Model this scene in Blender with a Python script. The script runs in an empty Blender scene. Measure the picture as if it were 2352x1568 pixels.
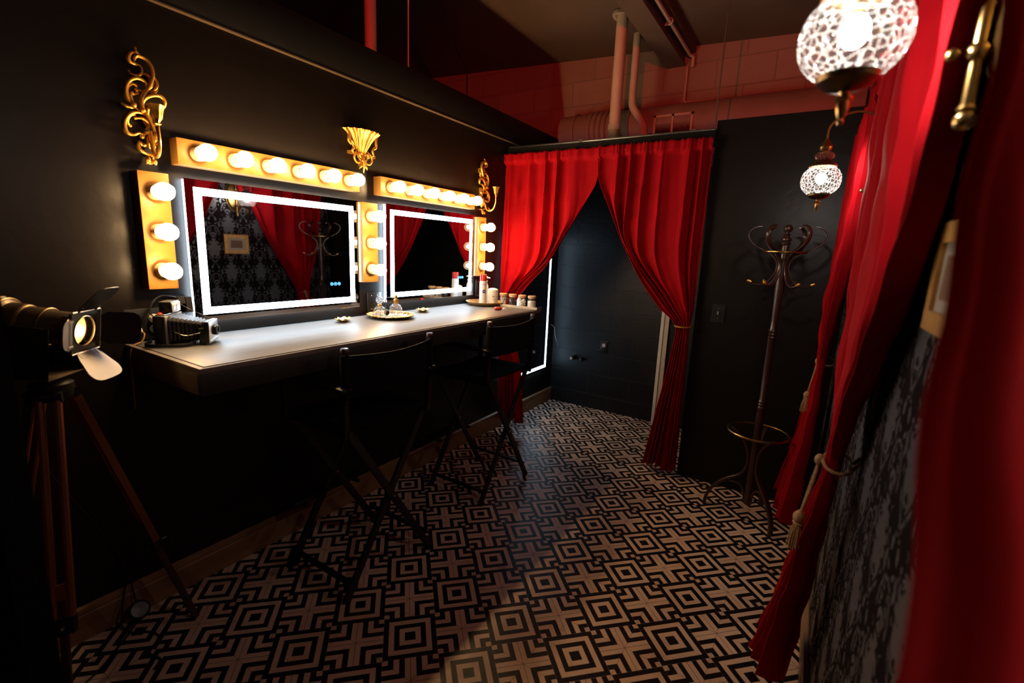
import bpy, bmesh, math, random
import numpy as np
from mathutils import Vector, Matrix
random.seed(7)
S = bpy.context.scene
COL = S.collection
PI = math.pi

# ------------------------------------------------------------ camera
cd = bpy.data.cameras.new('camera'); cam = bpy.data.objects.new('camera', cd); COL.objects.link(cam); S.camera = cam
cr = Vector((0.84387, 0.53491, 0.04174)).normalized(); cf = Vector((-0.51867, 0.83320, -0.19172)).normalized()
cu = cr.cross(cf).normalized(); cr = cf.cross(cu)
M = Matrix((cr, cu, -cf)).transposed().to_4x4(); M.translation = Vector((2.1055, 0, 1.49))
cam.matrix_world = M
cd.sensor_width = 36; cd.sensor_fit = 'HORIZONTAL'; cd.lens = 36 * 1081.11 / 2352
cd.clip_start = 0.02; cd.clip_end = 60
cd.dof.use_dof = True; cd.dof.focus_distance = 2.7; cd.dof.aperture_fstop = 2.2; cd.dof.aperture_blades = 9
# ------------------------------------------------------------ world, view
w = bpy.data.worlds.new('dark_world'); S.world = w; w.use_nodes = True
w.node_tree.nodes['Background'].inputs[0].default_value = (0.02, 0.012, 0.012, 1)
w.node_tree.nodes['Background'].inputs[1].default_value = 0.25
S.view_settings.view_transform = 'Standard'; S.view_settings.look = 'None'
S.view_settings.exposure = 0.65; S.view_settings.gamma = 1.0; S.view_settings.use_curve_mapping = False
S.cycles.use_denoising = True; S.cycles.use_adaptive_sampling = True; S.cycles.adaptive_threshold = 0.03; S.cycles.adaptive_min_samples = 16
S.cycles.max_bounces = 7; S.cycles.diffuse_bounces = 3; S.cycles.glossy_bounces = 4; S.cycles.transmission_bounces = 4
S.cycles.transparent_max_bounces = 16; S.cycles.sample_clamp_indirect = 4.0
S.cycles.caustics_reflective = False; S.cycles.caustics_refractive = False
# red stage lamp high on the near side of the room, out of frame
def spot(name, loc, to, col, watt, ang, blend, size):
    l = bpy.data.lights.new(name, 'SPOT'); l.color = col; l.energy = watt; l.spot_size = math.radians(ang); l.spot_blend = blend
    l.shadow_soft_size = size
    o = bpy.data.objects.new(name, l); COL.objects.link(o); o.location = loc
    o.rotation_euler = (Vector(to) - Vector(loc)).to_track_quat('-Z', 'Y').to_euler()
    return o
RED_W = 190; LED_E = 15.0; BULB_E = 300.0; GLOBE_E = 260.0; LAMP_E = 70.0
spot('red_stage_lamp', (1.75, -1.0, 2.60), (0.3, 4.16, 2.62), (1.0, 0.02, 0.012), RED_W, 80, 0.15, 0.006)

# ------------------------------------------------------------ materials
def mat(name):
    m = bpy.data.materials.new(name); m.use_nodes = True
    return m, m.node_tree.nodes, m.node_tree.links, m.node_tree.nodes['Principled BSDF']
def sset(b, **k):
    for n, v in k.items():
        n = n.replace('_', ' ')
        if n in b.inputs: b.inputs[n].default_value = v
def noise_mat(name, c1, c2, rough=0.5, metal=0.0, scale=8, bump=0.0, bscale=None, stretch=(1, 1, 1), spec=0.5, detail=4, coat=0, sheen=0, dist=0.01):
    m, N, L, b = mat(name)
    tc = N.new('ShaderNodeTexCoord'); mp = N.new('ShaderNodeMapping'); mp.inputs['Scale'].default_value = stretch
    L.new(tc.outputs['Object'], mp.inputs[0])
    no = N.new('ShaderNodeTexNoise'); no.inputs['Scale'].default_value = scale; no.inputs['Detail'].default_value = detail
    L.new(mp.outputs[0], no.inputs['Vector'])
    cr_ = N.new('ShaderNodeValToRGB'); cr_.color_ramp.elements[0].position = 0.3; cr_.color_ramp.elements[1].position = 0.7
    cr_.color_ramp.elements[0].color = (*c1, 1); cr_.color_ramp.elements[1].color = (*c2, 1)
    L.new(no.outputs[0], cr_.inputs[0]); L.new(cr_.outputs[0], b.inputs['Base Color'])
    sset(b, Roughness=rough, Metallic=metal)
    b.inputs['Specular IOR Level'].default_value = spec
    if coat: b.inputs['Coat Weight'].default_value = coat; b.inputs['Coat Roughness'].default_value = 0.15
    if sheen: b.inputs['Sheen Weight'].default_value = sheen
    if bump:
        n2 = N.new('ShaderNodeTexNoise'); n2.inputs['Scale'].default_value = bscale or scale * 4; n2.inputs['Detail'].default_value = 6
        L.new(mp.outputs[0], n2.inputs['Vector'])
        bp = N.new('ShaderNodeBump'); bp.inputs['Strength'].default_value = bump; bp.inputs['Distance'].default_value = dist
        L.new(n2.outputs[0], bp.inputs['Height']); L.new(bp.outputs[0], b.inputs['Normal'])
    return m
def emit_mat(name, col, strength):
    m, N, L, b = mat(name)
    N.remove(b); e = N.new('ShaderNodeEmission'); e.inputs[0].default_value = (*col, 1); e.inputs[1].default_value = strength
    L.new(e.outputs[0], N['Material Output'].inputs[0]); return m
def thin_glass(name, tint=(1, 1, 1), facets=0.0, scale=30, frost=0.0, ior=1.45, extra=0.0, haze=0.0, cut=0.16, cloud=0.55):
    # thin-walled glass: clear transmission with a Fresnel reflection, facets as bump and as slightly cloudy cut lines
    m, N, L, b = mat(name); N.remove(b)
    tr = N.new('ShaderNodeBsdfTransparent'); tr.inputs[0].default_value = (*tint, 1)
    gl = N.new('ShaderNodeBsdfGlossy'); gl.inputs['Roughness'].default_value = 0.05 + frost
    fr = N.new('ShaderNodeFresnel'); ge = N.new('ShaderNodeNewGeometry'); mr = N.new('ShaderNodeMapRange')
    mr.inputs[3].default_value = ior; mr.inputs[4].default_value = 1 / ior; L.new(ge.outputs['Backfacing'], mr.inputs[0]); L.new(mr.outputs[0], fr.inputs[0])
    mx = N.new('ShaderNodeMixShader')
    ad = N.new('ShaderNodeMath'); ad.operation = 'ADD'; ad.inputs[1].default_value = extra; ad.use_clamp = True
    L.new(fr.outputs[0], ad.inputs[0]); L.new(ad.outputs[0], mx.inputs[0]); L.new(tr.outputs[0], mx.inputs[1]); L.new(gl.outputs[0], mx.inputs[2])
    out = mx.outputs[0]
    if facets:
        tc = N.new('ShaderNodeTexCoord'); vo = N.new('ShaderNodeTexVoronoi'); vo.feature = 'DISTANCE_TO_EDGE'; vo.inputs['Scale'].default_value = scale
        L.new(tc.outputs['Object'], vo.inputs['Vector'])
        rp = N.new('ShaderNodeValToRGB'); rp.color_ramp.elements[0].position = 0.0; rp.color_ramp.elements[1].position = cut
        rp.color_ramp.elements[0].color = (1, 1, 1, 1); rp.color_ramp.elements[1].color = (0, 0, 0, 1)
        L.new(vo.outputs['Distance'], rp.inputs[0])
        bp = N.new('ShaderNodeBump'); bp.inputs['Strength'].default_value = facets; bp.inputs['Distance'].default_value = 0.02
        L.new(vo.outputs['Distance'], bp.inputs['Height'])
        L.new(bp.outputs[0], gl.inputs['Normal']); L.new(bp.outputs[0], fr.inputs['Normal'])
        ts = N.new('ShaderNodeBsdfTranslucent'); ts.inputs[0].default_value = (0.9, 0.9, 0.88, 1); L.new(bp.outputs[0], ts.inputs['Normal'])
        m2 = N.new('ShaderNodeMixShader'); ml = N.new('ShaderNodeMath'); ml.operation = 'MULTIPLY'; ml.inputs[1].default_value = cloud
        L.new(rp.outputs[0], ml.inputs[0]); L.new(ml.outputs[0], m2.inputs[0]); L.new(out, m2.inputs[1]); L.new(ts.outputs[0], m2.inputs[2])
        out = m2.outputs[0]
    if haze:
        ts = N.new('ShaderNodeBsdfTranslucent'); ts.inputs[0].default_value = (0.95, 0.93, 0.9, 1)
        m4 = N.new('ShaderNodeMixShader'); m4.inputs[0].default_value = haze; L.new(out, m4.inputs[1]); L.new(ts.outputs[0], m4.inputs[2]); out = m4.outputs[0]
    L.new(out, N['Material Output'].inputs[0]); return m

def floor_mat():
    m, N, L, b = mat('marquetry_tile')
    def mth(op, a=None, c=None, clamp=False):
        n = N.new('ShaderNodeMath'); n.operation = op; n.use_clamp = clamp
        for i, v in enumerate((a, c)):
            if v is None: continue
            if isinstance(v, (int, float)): n.inputs[i].default_value = v
            else: L.new(v, n.inputs[i])
        return n.outputs[0]
    g = N.new('ShaderNodeNewGeometry'); sp = N.new('ShaderNodeSeparateXYZ'); L.new(g.outputs['Position'], sp.inputs[0])
    x = mth('SUBTRACT', sp.outputs[0], 0.97885); y = mth('SUBTRACT', sp.outputs[1], 2.01020)
    s = 0.20195; k = math.sqrt(0.5) / s
    u = mth('ADD', mth('MULTIPLY', mth('ADD', x, y), k), 0.5); v = mth('ADD', mth('MULTIPLY', mth('SUBTRACT', x, y), k), 0.5)
    fu = mth('FLOOR', u); fv = mth('FLOOR', v)
    cu_ = mth('SUBTRACT', mth('SUBTRACT', u, fu), 0.5); cv_ = mth('SUBTRACT', mth('SUBTRACT', v, fv), 0.5)
    au = mth('ABSOLUTE', cu_); av = mth('ABSOLUTE', cv_)
    par = mth('MODULO', mth('ABSOLUTE', mth('ADD', fu, fv)), 2.0)          # 0 = nested squares, 1 = chevron cross
    par = mth('GREATER_THAN', par, 0.5)
    chebA = mth('MAXIMUM', au, av)                                          # rings about the centre
    bu = mth('SUBTRACT', 0.5, au); bv = mth('SUBTRACT', 0.5, av); chebB = mth('MAXIMUM', bu, bv)   # rings about the corners
    ringA = mth('MODULO', mth('FLOOR', mth('MULTIPLY', chebA, 9.999)), 2.0)   # 0 black centre .. 4 black border
    ringB = mth('MODULO', mth('FLOOR', mth('MULTIPLY', chebB, 9.999)), 2.0)   # 0 white corner .. 4 white cross
    whiteA = ringA; whiteB = mth('SUBTRACT', 1.0, ringB)
    lc = mth('MULTIPLY', mth('LESS_THAN', mth('MINIMUM', bu, bv), 0.004), mth('SUBTRACT', 1.0, par))   # pale joints
    wh = mth('MAXIMUM', mth('MULTIPLY', lc, 0.5), mth('ADD', mth('MULTIPLY', whiteA, mth('SUBTRACT', 1.0, par)), mth('MULTIPLY', whiteB, par)))
    lx = mth('MULTIPLY', par, mth('LESS_THAN', mth('MINIMUM', au, av), 0.006))
    ld = mth('MULTIPLY', par, mth('LESS_THAN', mth('ABSOLUTE', mth('SUBTRACT', au, av)), 0.005))
    line = mth('MAXIMUM', lx, ld)
    n1 = N.new('ShaderNodeTexNoise'); n1.inputs['Scale'].default_value = 3.5; n1.inputs['Detail'].default_value = 6; L.new(g.outputs['Position'], n1.inputs['Vector'])
    n2 = N.new('ShaderNodeTexNoise'); n2.inputs['Scale'].default_value = 90; n2.inputs['Detail'].default_value = 3; L.new(g.outputs['Position'], n2.inputs['Vector'])
    cw = N.new('ShaderNodeValToRGB'); cw.color_ramp.elements[0].position = 0.32; cw.color_ramp.elements[1].position = 0.68
    cw.color_ramp.elements[0].color = (0.64, 0.43, 0.32, 1); cw.color_ramp.elements[1].color = (0.82, 0.60, 0.46, 1); L.new(n1.outputs[0], cw.inputs[0])
    cb = N.new('ShaderNodeValToRGB'); cb.color_ramp.elements[0].color = (0.004, 0.0035, 0.004, 1); cb.color_ramp.elements[1].color = (0.010, 0.008, 0.009, 1); L.new(n2.outputs[0], cb.inputs[0])
    mx = N.new('ShaderNodeMix'); mx.data_type = 'RGBA'; L.new(wh, mx.inputs[0]); L.new(cb.outputs[0], mx.inputs[6]); L.new(cw.outputs[0], mx.inputs[7])
    m2 = N.new('ShaderNodeMix'); m2.data_type = 'RGBA'; L.new(mth('MULTIPLY', line, 0.75), m2.inputs[0]); L.new(mx.outputs[2], m2.inputs[6]); m2.inputs[7].default_value = (0.06, 0.035, 0.028, 1)
    # scuffs and dirt
    n3 = N.new('ShaderNodeTexNoise'); n3.inputs['Scale'].default_value = 14; n3.inputs['Detail'].default_value = 8; n3.inputs['Roughness'].default_value = 0.7; L.new(g.outputs['Position'], n3.inputs['Vector'])
    r3 = N.new('ShaderNodeValToRGB'); r3.color_ramp.elements[0].position = 0.30; r3.color_ramp.elements[1].position = 0.42
    r3.color_ramp.elements[0].color = (0.72, 0.66, 0.62, 1); r3.color_ramp.elements[1].color = (1, 1, 1, 1); L.new(n3.outputs[0], r3.inputs[0])
    m3 = N.new('ShaderNodeMix'); m3.data_type = 'RGBA'; m3.blend_type = 'MULTIPLY'; m3.inputs[0].default_value = 1; L.new(m2.outputs[2], m3.inputs[6]); L.new(r3.outputs[0], m3.inputs[7])
    L.new(m3.outputs[2], b.inputs['Base Color'])
    rr = N.new('ShaderNodeMapRange'); b.inputs['Specular IOR Level'].default_value = 0.3; rr.inputs[3].default_value = 0.3; rr.inputs[4].default_value = 0.5; L.new(n3.outputs[0], rr.inputs[0]); L.new(rr.outputs[0], b.inputs['Roughness'])
    bp = N.new('ShaderNodeBump'); bp.inputs['Strength'].default_value = 0.25; bp.inputs['Distance'].default_value = 0.002
    L.new(mth('SUBTRACT', mth('MULTIPLY', n2.outputs[0], 0.3), mth('MULTIPLY', line, 0.4)), bp.inputs['Height']); L.new(bp.outputs[0], b.inputs['Normal'])
    return m

def block_mat(name, c1, c2, mortar, rough, bump=0.6, off=0.0, pit=0.5, spec=0.5):
    m, N, L, b = mat(name)
    g = N.new('ShaderNodeNewGeometry'); sp = N.new('ShaderNodeSeparateXYZ'); L.new(g.outputs['Position'], sp.inputs[0])
    cb = N.new('ShaderNodeCombineXYZ'); L.new(sp.outputs[0], cb.inputs[0]); L.new(sp.outputs[2], cb.inputs[1])
    mp = N.new('ShaderNodeMapping'); mp.inputs['Location'].default_value = (off, 0.06, 0); L.new(cb.outputs[0], mp.inputs[0])
    br = N.new('ShaderNodeTexBrick'); br.offset = 0.5; br.inputs['Scale'].default_value = 1.0
    br.inputs['Brick Width'].default_value = 0.406; br.inputs['Row Height'].default_value = 0.203; br.inputs['Mortar Size'].default_value = 0.006; br.inputs['Mortar Smooth'].default_value = 0.3
    br.inputs['Color1'].default_value = (*c1, 1); br.inputs['Color2'].default_value = (*c2, 1); br.inputs['Mortar'].default_value = (*mortar, 1)
    L.new(mp.outputs[0], br.inputs['Vector']); L.new(br.outputs['Color'], b.inputs['Base Color'])
    n = N.new('ShaderNodeTexNoise'); n.inputs['Scale'].default_value = 60; n.inputs['Detail'].default_value = 5; L.new(g.outputs['Position'], n.inputs['Vector'])
    mu = N.new('ShaderNodeMath'); mu.operation = 'MULTIPLY_ADD'; mu.inputs[1].default_value = -1.0; L.new(br.outputs['Fac'], mu.inputs[0])
    mm = N.new('ShaderNodeMath'); mm.operation = 'MULTIPLY'; mm.inputs[1].default_value = pit; L.new(n.outputs[0], mm.inputs[0]); L.new(mm.outputs[0], mu.inputs[2])
    bp = N.new('ShaderNodeBump'); bp.inputs['Strength'].default_value = bump; bp.inputs['Distance'].default_value = 0.006; L.new(mu.outputs[0], bp.inputs['Height']); L.new(bp.outputs[0], b.inputs['Normal'])
    sset(b, Roughness=rough); b.inputs['Specular IOR Level'].default_value = spec
    return m

def damask_mat():
    m, N, L, b = mat('damask_wallpaper')
    def mth(op, a=None, c=None, d=None):
        n = N.new('ShaderNodeMath'); n.operation = op
        for i, v in enumerate((a, c, d)):
            if v is None: continue
            if isinstance(v, (int, float)): n.inputs[i].default_value = v
            else: L.new(v, n.inputs[i])
        return n.outputs[0]
    g = N.new('ShaderNodeNewGeometry'); sp = N.new('ShaderNodeSeparateXYZ'); L.new(g.outputs['Position'], sp.inputs[0])
    Wd, Ht = 0.26, 0.40
    def motif(oy, oz):
        a = mth('SUBTRACT', mth('FRACT', mth('DIVIDE', mth('ADD', sp.outputs[1], oy + 10), Wd)), 0.5)
        c = mth('SUBTRACT', mth('FRACT', mth('DIVIDE', mth('ADD', sp.outputs[2], oz + 10), Ht)), 0.5)
        a = mth('ABSOLUTE', a)                                   # mirror symmetry makes the scroll pairs
        cb = N.new('ShaderNodeCombineXYZ'); L.new(mth('MULTIPLY', a, Wd), cb.inputs[0]); L.new(mth('MULTIPLY', c, Ht), cb.inputs[1])
        n = N.new('ShaderNodeTexNoise'); n.inputs['Scale'].default_value = 19; n.inputs['Detail'].default_value = 2.2; n.inputs['Distortion'].default_value = 1.6
        L.new(cb.outputs[0], n.inputs['Vector'])
        # ogee body: wide in the middle, pointed ends
        body = mth('SUBTRACT', mth('MULTIPLY', mth('COSINE', mth('MULTIPLY', c, PI * 1.55)), 0.30), a)
        inner = mth('ABSOLUTE', mth('SUBTRACT', mth('ABSOLUTE', body), 0.055))
        f = mth('ADD', mth('MULTIPLY', body, 1.6), mth('MULTIPLY', mth('SUBTRACT', n.outputs[0], 0.5), 2.6))
        return mth('MINIMUM', f, mth('MULTIPLY_ADD', inner, 9.0, -0.12))
    f = mth('MAXIMUM', motif(0, 0), motif(Wd / 2, Ht / 2))
    rp = N.new('ShaderNodeMapRange'); rp.inputs[1].default_value = 0.02; rp.inputs[2].default_value = 0.07; L.new(f, rp.inputs[0])
    mx = N.new('ShaderNodeMix'); mx.data_type = 'RGBA'; L.new(rp.outputs[0], mx.inputs[0])
    mx.inputs[6].default_value = (0.009, 0.006, 0.006, 1); mx.inputs[7].default_value = (0.058, 0.054, 0.060, 1)
    L.new(mx.outputs[2], b.inputs['Base Color'])
    rg = N.new('ShaderNodeMapRange'); rg.inputs[3].default_value = 0.85; rg.inputs[4].default_value = 0.36; sr = N.new('ShaderNodeMapRange'); sr.inputs[3].default_value = 0.03; sr.inputs[4].default_value = 0.5; L.new(rp.outputs[0], sr.inputs[0]); L.new(sr.outputs[0], b.inputs['Specular IOR Level']); L.new(rp.outputs[0], rg.inputs[0]); L.new(rg.outputs[0], b.inputs['Roughness'])
    bp = N.new('ShaderNodeBump'); bp.inputs['Strength'].default_value = 0.3; bp.inputs['Distance'].default_value = 0.002; bp.invert = True
    L.new(rp.outputs[0], bp.inputs['Height']); L.new(bp.outputs[0], b.inputs['Normal'])
    return m

MT = {}
MT['floor'] = floor_mat()
MT['black'] = noise_mat('black_paint', (0.0044, 0.0025, 0.0016), (0.0058, 0.0034, 0.0023), 0.40, spec=0.28, scale=3, bump=0.12, bscale=22, dist=0.01)
MT['black_board'] = noise_mat('black_board_paint', (0.003, 0.0026, 0.0025), (0.004, 0.0035, 0.0034), 0.6, spec=0.3, scale=3, bump=0.1, bscale=40)
MT['block_black'] = block_mat('black_block', (0.006, 0.006, 0.0065), (0.008, 0.008, 0.0085), (0.014, 0.013, 0.014), 0.45, spec=0.35)
MT['block_white'] = block_mat('cream_block', (0.20, 0.12, 0.09), (0.23, 0.14, 0.105), (0.16, 0.10, 0.075), 0.6, bump=0.35, off=0.15)
MT['plaster'] = noise_mat('cream_plaster', (0.095, 0.052, 0.03), (0.12, 0.066, 0.038), 0.8, scale=2, bump=0.15, bscale=20)
MT['damask'] = damask_mat()
MT['base'] = noise_mat('varnished_baseboard', (0.20, 0.108, 0.05), (0.28, 0.155, 0.072), 0.4, scale=4, stretch=(1, 0.2, 6), bump=0.1)
MT['casing'] = noise_mat('painted_casing', (0.62, 0.55, 0.47), (0.68, 0.60, 0.52), 0.5, scale=5)
MT['trimwood'] = noise_mat('raw_trim_edge', (0.07, 0.042, 0.02), (0.11, 0.07, 0.034), 0.6, scale=10, stretch=(1, 0.1, 1))
MT['mirror'] = None
m, N, L, b = mat('mirror_silver'); sset(b, Metallic=1.0, Roughness=0.02); b.inputs['Base Color'].default_value = (0.42, 0.44, 0.48, 1); MT['mirror'] = m
MT['led'] = emit_mat('led_white', (0.62, 0.82, 1.0), LED_E)
MT['led3'] = emit_mat('led_white_hall', (0.55, 0.78, 1.0), LED_E * 0.40)
MT['ledblue'] = emit_mat('led_button', (0.10, 0.40, 1.0), 2.2)
MT['fil'] = emit_mat('warm_filament', (1.0, 0.64, 0.30), BULB_E)
MT['globe_fil'] = emit_mat('bulb_white', (1.0, 0.90, 0.80), GLOBE_E)
MT['lamp_fil'] = emit_mat('lamp_filament', (1.0, 0.58, 0.22), LAMP_E)
MT['bulbglass'] = thin_glass('bulb_glass', (1, 0.99, 0.97), haze=0.07, ior=1.3)
MT['cutglass'] = thin_glass('cut_glass', (1, 1, 1), facets=0.9, scale=85, extra=0.04, cut=0.09, cloud=0.13, haze=0.004)
MT['crystal'] = thin_glass('perfume_crystal', (0.93, 0.95, 0.97), facets=0.8, scale=160, extra=0.10, cut=0.12, cloud=0.3)
MT['glazing'] = thin_glass('picture_glazing', (0.95, 0.95, 0.95), ior=1.06)
MT['jarglass'] = thin_glass('jar_glass', (0.97, 0.98, 0.98), extra=0.03)
MT['bar'] = noise_mat('vanity_bar_gold_paint', (0.235, 0.105, 0.018), (0.26, 0.118, 0.021), 0.45, scale=3, metal=0.2)
MT['socket'] = noise_mat('socket_white', (0.72, 0.52, 0.25), (0.76, 0.55, 0.28), 0.5, scale=5)
MT['gold'] = noise_mat('antique_gold', (0.85, 0.45, 0.09), (0.70, 0.34, 0.05), 0.30, metal=0.85, scale=30, bump=0.15, bscale=60, dist=0.003)
MT['goldleaf'] = noise_mat('gold_leaf_dish', (0.75, 0.48, 0.20), (0.55, 0.30, 0.10), 0.38, metal=0.7, scale=60, bump=0.4, bscale=120, dist=0.003)
MT['brass'] = noise_mat('aged_brass', (0.55, 0.36, 0.13), (0.42, 0.26, 0.08), 0.28, metal=1.0, scale=20)
MT['brassdark'] = noise_mat('dark_brass', (0.20, 0.13, 0.06), (0.14, 0.09, 0.04), 0.35, metal=1.0, scale=20)
MT['steel'] = noise_mat('steel', (0.5, 0.49, 0.47), (0.4, 0.39, 0.37), 0.3, metal=1.0, scale=20)
MT['galv'] = noise_mat('painted_duct', (0.17, 0.115, 0.09), (0.22, 0.15, 0.12), 0.55, scale=6, bump=0.2, bscale=15)
MT['pipe'] = noise_mat('cream_pipe', (0.36, 0.27, 0.19), (0.42, 0.32, 0.23), 0.45, scale=6)
MT['velvet'] = noise_mat('red_velvet', (0.28, 0.0012, 0.0045), (0.35, 0.0018, 0.0065), 0.78, scale=5, bump=0.12, bscale=300, sheen=0.05, spec=0.08, dist=0.002)
MT['velvet'].node_tree.nodes['Principled BSDF'].inputs['Sheen Tint'].default_value = (1.0, 0.10, 0.08, 1)
MT['velvet'].node_tree.nodes['Principled BSDF'].inputs['Sheen Roughness'].default_value = 0.4
MT['rope'] = noise_mat('gold_rope', (0.40, 0.22, 0.08), (0.24, 0.12, 0.04), 0.6, scale=120, bump=0.5, bscale=300, dist=0.003)
MT['walnut'] = noise_mat('dark_walnut', (0.022, 0.007, 0.0045), (0.045, 0.014, 0.008), 0.33, scale=18, stretch=(1, 1, 0.15), coat=0.12)
MT['orangewood'] = noise_mat('orange_brown_wood', (0.11, 0.026, 0.006), (0.16, 0.04, 0.010), 0.4, scale=14, stretch=(1, 1, 0.12), coat=0.2)
MT['blackwood'] = noise_mat('black_lacquer_wood', (0.005, 0.0042, 0.004), (0.009, 0.007, 0.0065), 0.4, scale=12)
MT['canvas'] = noise_mat('black_canvas', (0.0025, 0.0025, 0.003), (0.004, 0.004, 0.005), 0.95, spec=0.15, scale=200, bump=0.3, bscale=500, dist=0.001)
MT['blackmetal'] = noise_mat('black_metal', (0.012, 0.011, 0.010), (0.02, 0.018, 0.016), 0.35, scale=10, metal=0.3)
MT['lampbody'] = noise_mat('bronze_lamp_body', (0.085, 0.058, 0.034), (0.12, 0.08, 0.045), 0.38, scale=10, metal=0.6)
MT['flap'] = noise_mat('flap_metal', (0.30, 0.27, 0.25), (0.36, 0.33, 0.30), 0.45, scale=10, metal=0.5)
MT['reflector'] = noise_mat('lamp_reflector', (0.85, 0.70, 0.45), (0.9, 0.75, 0.5), 0.35, scale=10, metal=0.6)
MT['plastic_black'] = noise_mat('black_plastic', (0.007, 0.007, 0.008), (0.010, 0.010, 0.011), 0.35, scale=10)
MT['plastic_gray'] = noise_mat('grey_plastic', (0.20, 0.19, 0.185), (0.25, 0.24, 0.23), 0.4, scale=10)
MT['plastic_white'] = noise_mat('white_plastic', (0.75, 0.70, 0.62), (0.8, 0.75, 0.67), 0.4, scale=10)
MT['ctop'] = noise_mat('grey_brown_countertop', (0.092, 0.09, 0.092), (0.155, 0.152, 0.155), 0.45, scale=5, stretch=(2.2, 0.45, 1), bump=0.15, bscale=30, detail=8, dist=0.003)
MT['cedge'] = noise_mat('grey_brown_counter_edge', (0.10, 0.078, 0.065), (0.17, 0.135, 0.115), 0.5, scale=6, stretch=(1, 0.3, 3), bump=0.15)
MT['capron'] = noise_mat('black_brown_apron', (0.007, 0.006, 0.0055), (0.011, 0.009, 0.008), 0.55, scale=6, stretch=(1, 0.3, 3))
MT['red_plastic'] = noise_mat('red_plastic', (0.55, 0.03, 0.02), (0.6, 0.04, 0.03), 0.3, scale=10)
MT['blue'] = noise_mat('blue_print', (0.02, 0.03, 0.22), (0.02, 0.035, 0.26), 0.35, scale=10)
MT['ink'] = noise_mat('dark_ink', (0.08, 0.06, 0.05), (0.1, 0.08, 0.06), 0.5, scale=10)
MT['cork'] = noise_mat('bamboo_lid', (0.50, 0.30, 0.14), (0.62, 0.39, 0.2), 0.5, scale=20, stretch=(1, 6, 1))
MT['cotton'] = noise_mat('cotton', (0.78, 0.74, 0.68), (0.85, 0.81, 0.76), 0.9, scale=40, bump=0.6, bscale=90)
MT['darkstuff'] = noise_mat('dark_hair_ties', (0.03, 0.02, 0.018), (0.06, 0.04, 0.035), 0.6, scale=60, bump=0.5, bscale=120)
MT['frame'] = noise_mat('gilt_frame', (0.52, 0.26, 0.065), (0.72, 0.40, 0.12), 0.36, scale=25, metal=0.55, bump=0.3, bscale=60, dist=0.003)
MT['mat_board'] = noise_mat('cream_mat', (0.55, 0.47, 0.38), (0.6, 0.52, 0.42), 0.8, scale=20)
MT['print_brown'] = noise_mat('brown_paper', (0.26, 0.14, 0.085), (0.31, 0.17, 0.10), 0.8, scale=20)
MT['red_button'] = noise_mat('red_button', (0.5, 0.03, 0.015), (0.6, 0.05, 0.02), 0.3, scale=10)
MT['bellows'] = noise_mat('bellows_leather', (0.010, 0.009, 0.009), (0.018, 0.016, 0.015), 0.42, scale=60, bump=0.3)
MT['lens'] = noise_mat('lens_glass', (0.02, 0.03, 0.05), (0.03, 0.04, 0.07), 0.05, scale=5, coat=1.0)
MT['grille'] = noise_mat('grille_paint', (0.36, 0.26, 0.2), (0.4, 0.3, 0.24), 0.5, scale=5)
MT['dark'] = noise_mat('dark_void', (0.002, 0.002, 0.002), (0.003, 0.003, 0.003), 0.8, scale=5)

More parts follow.
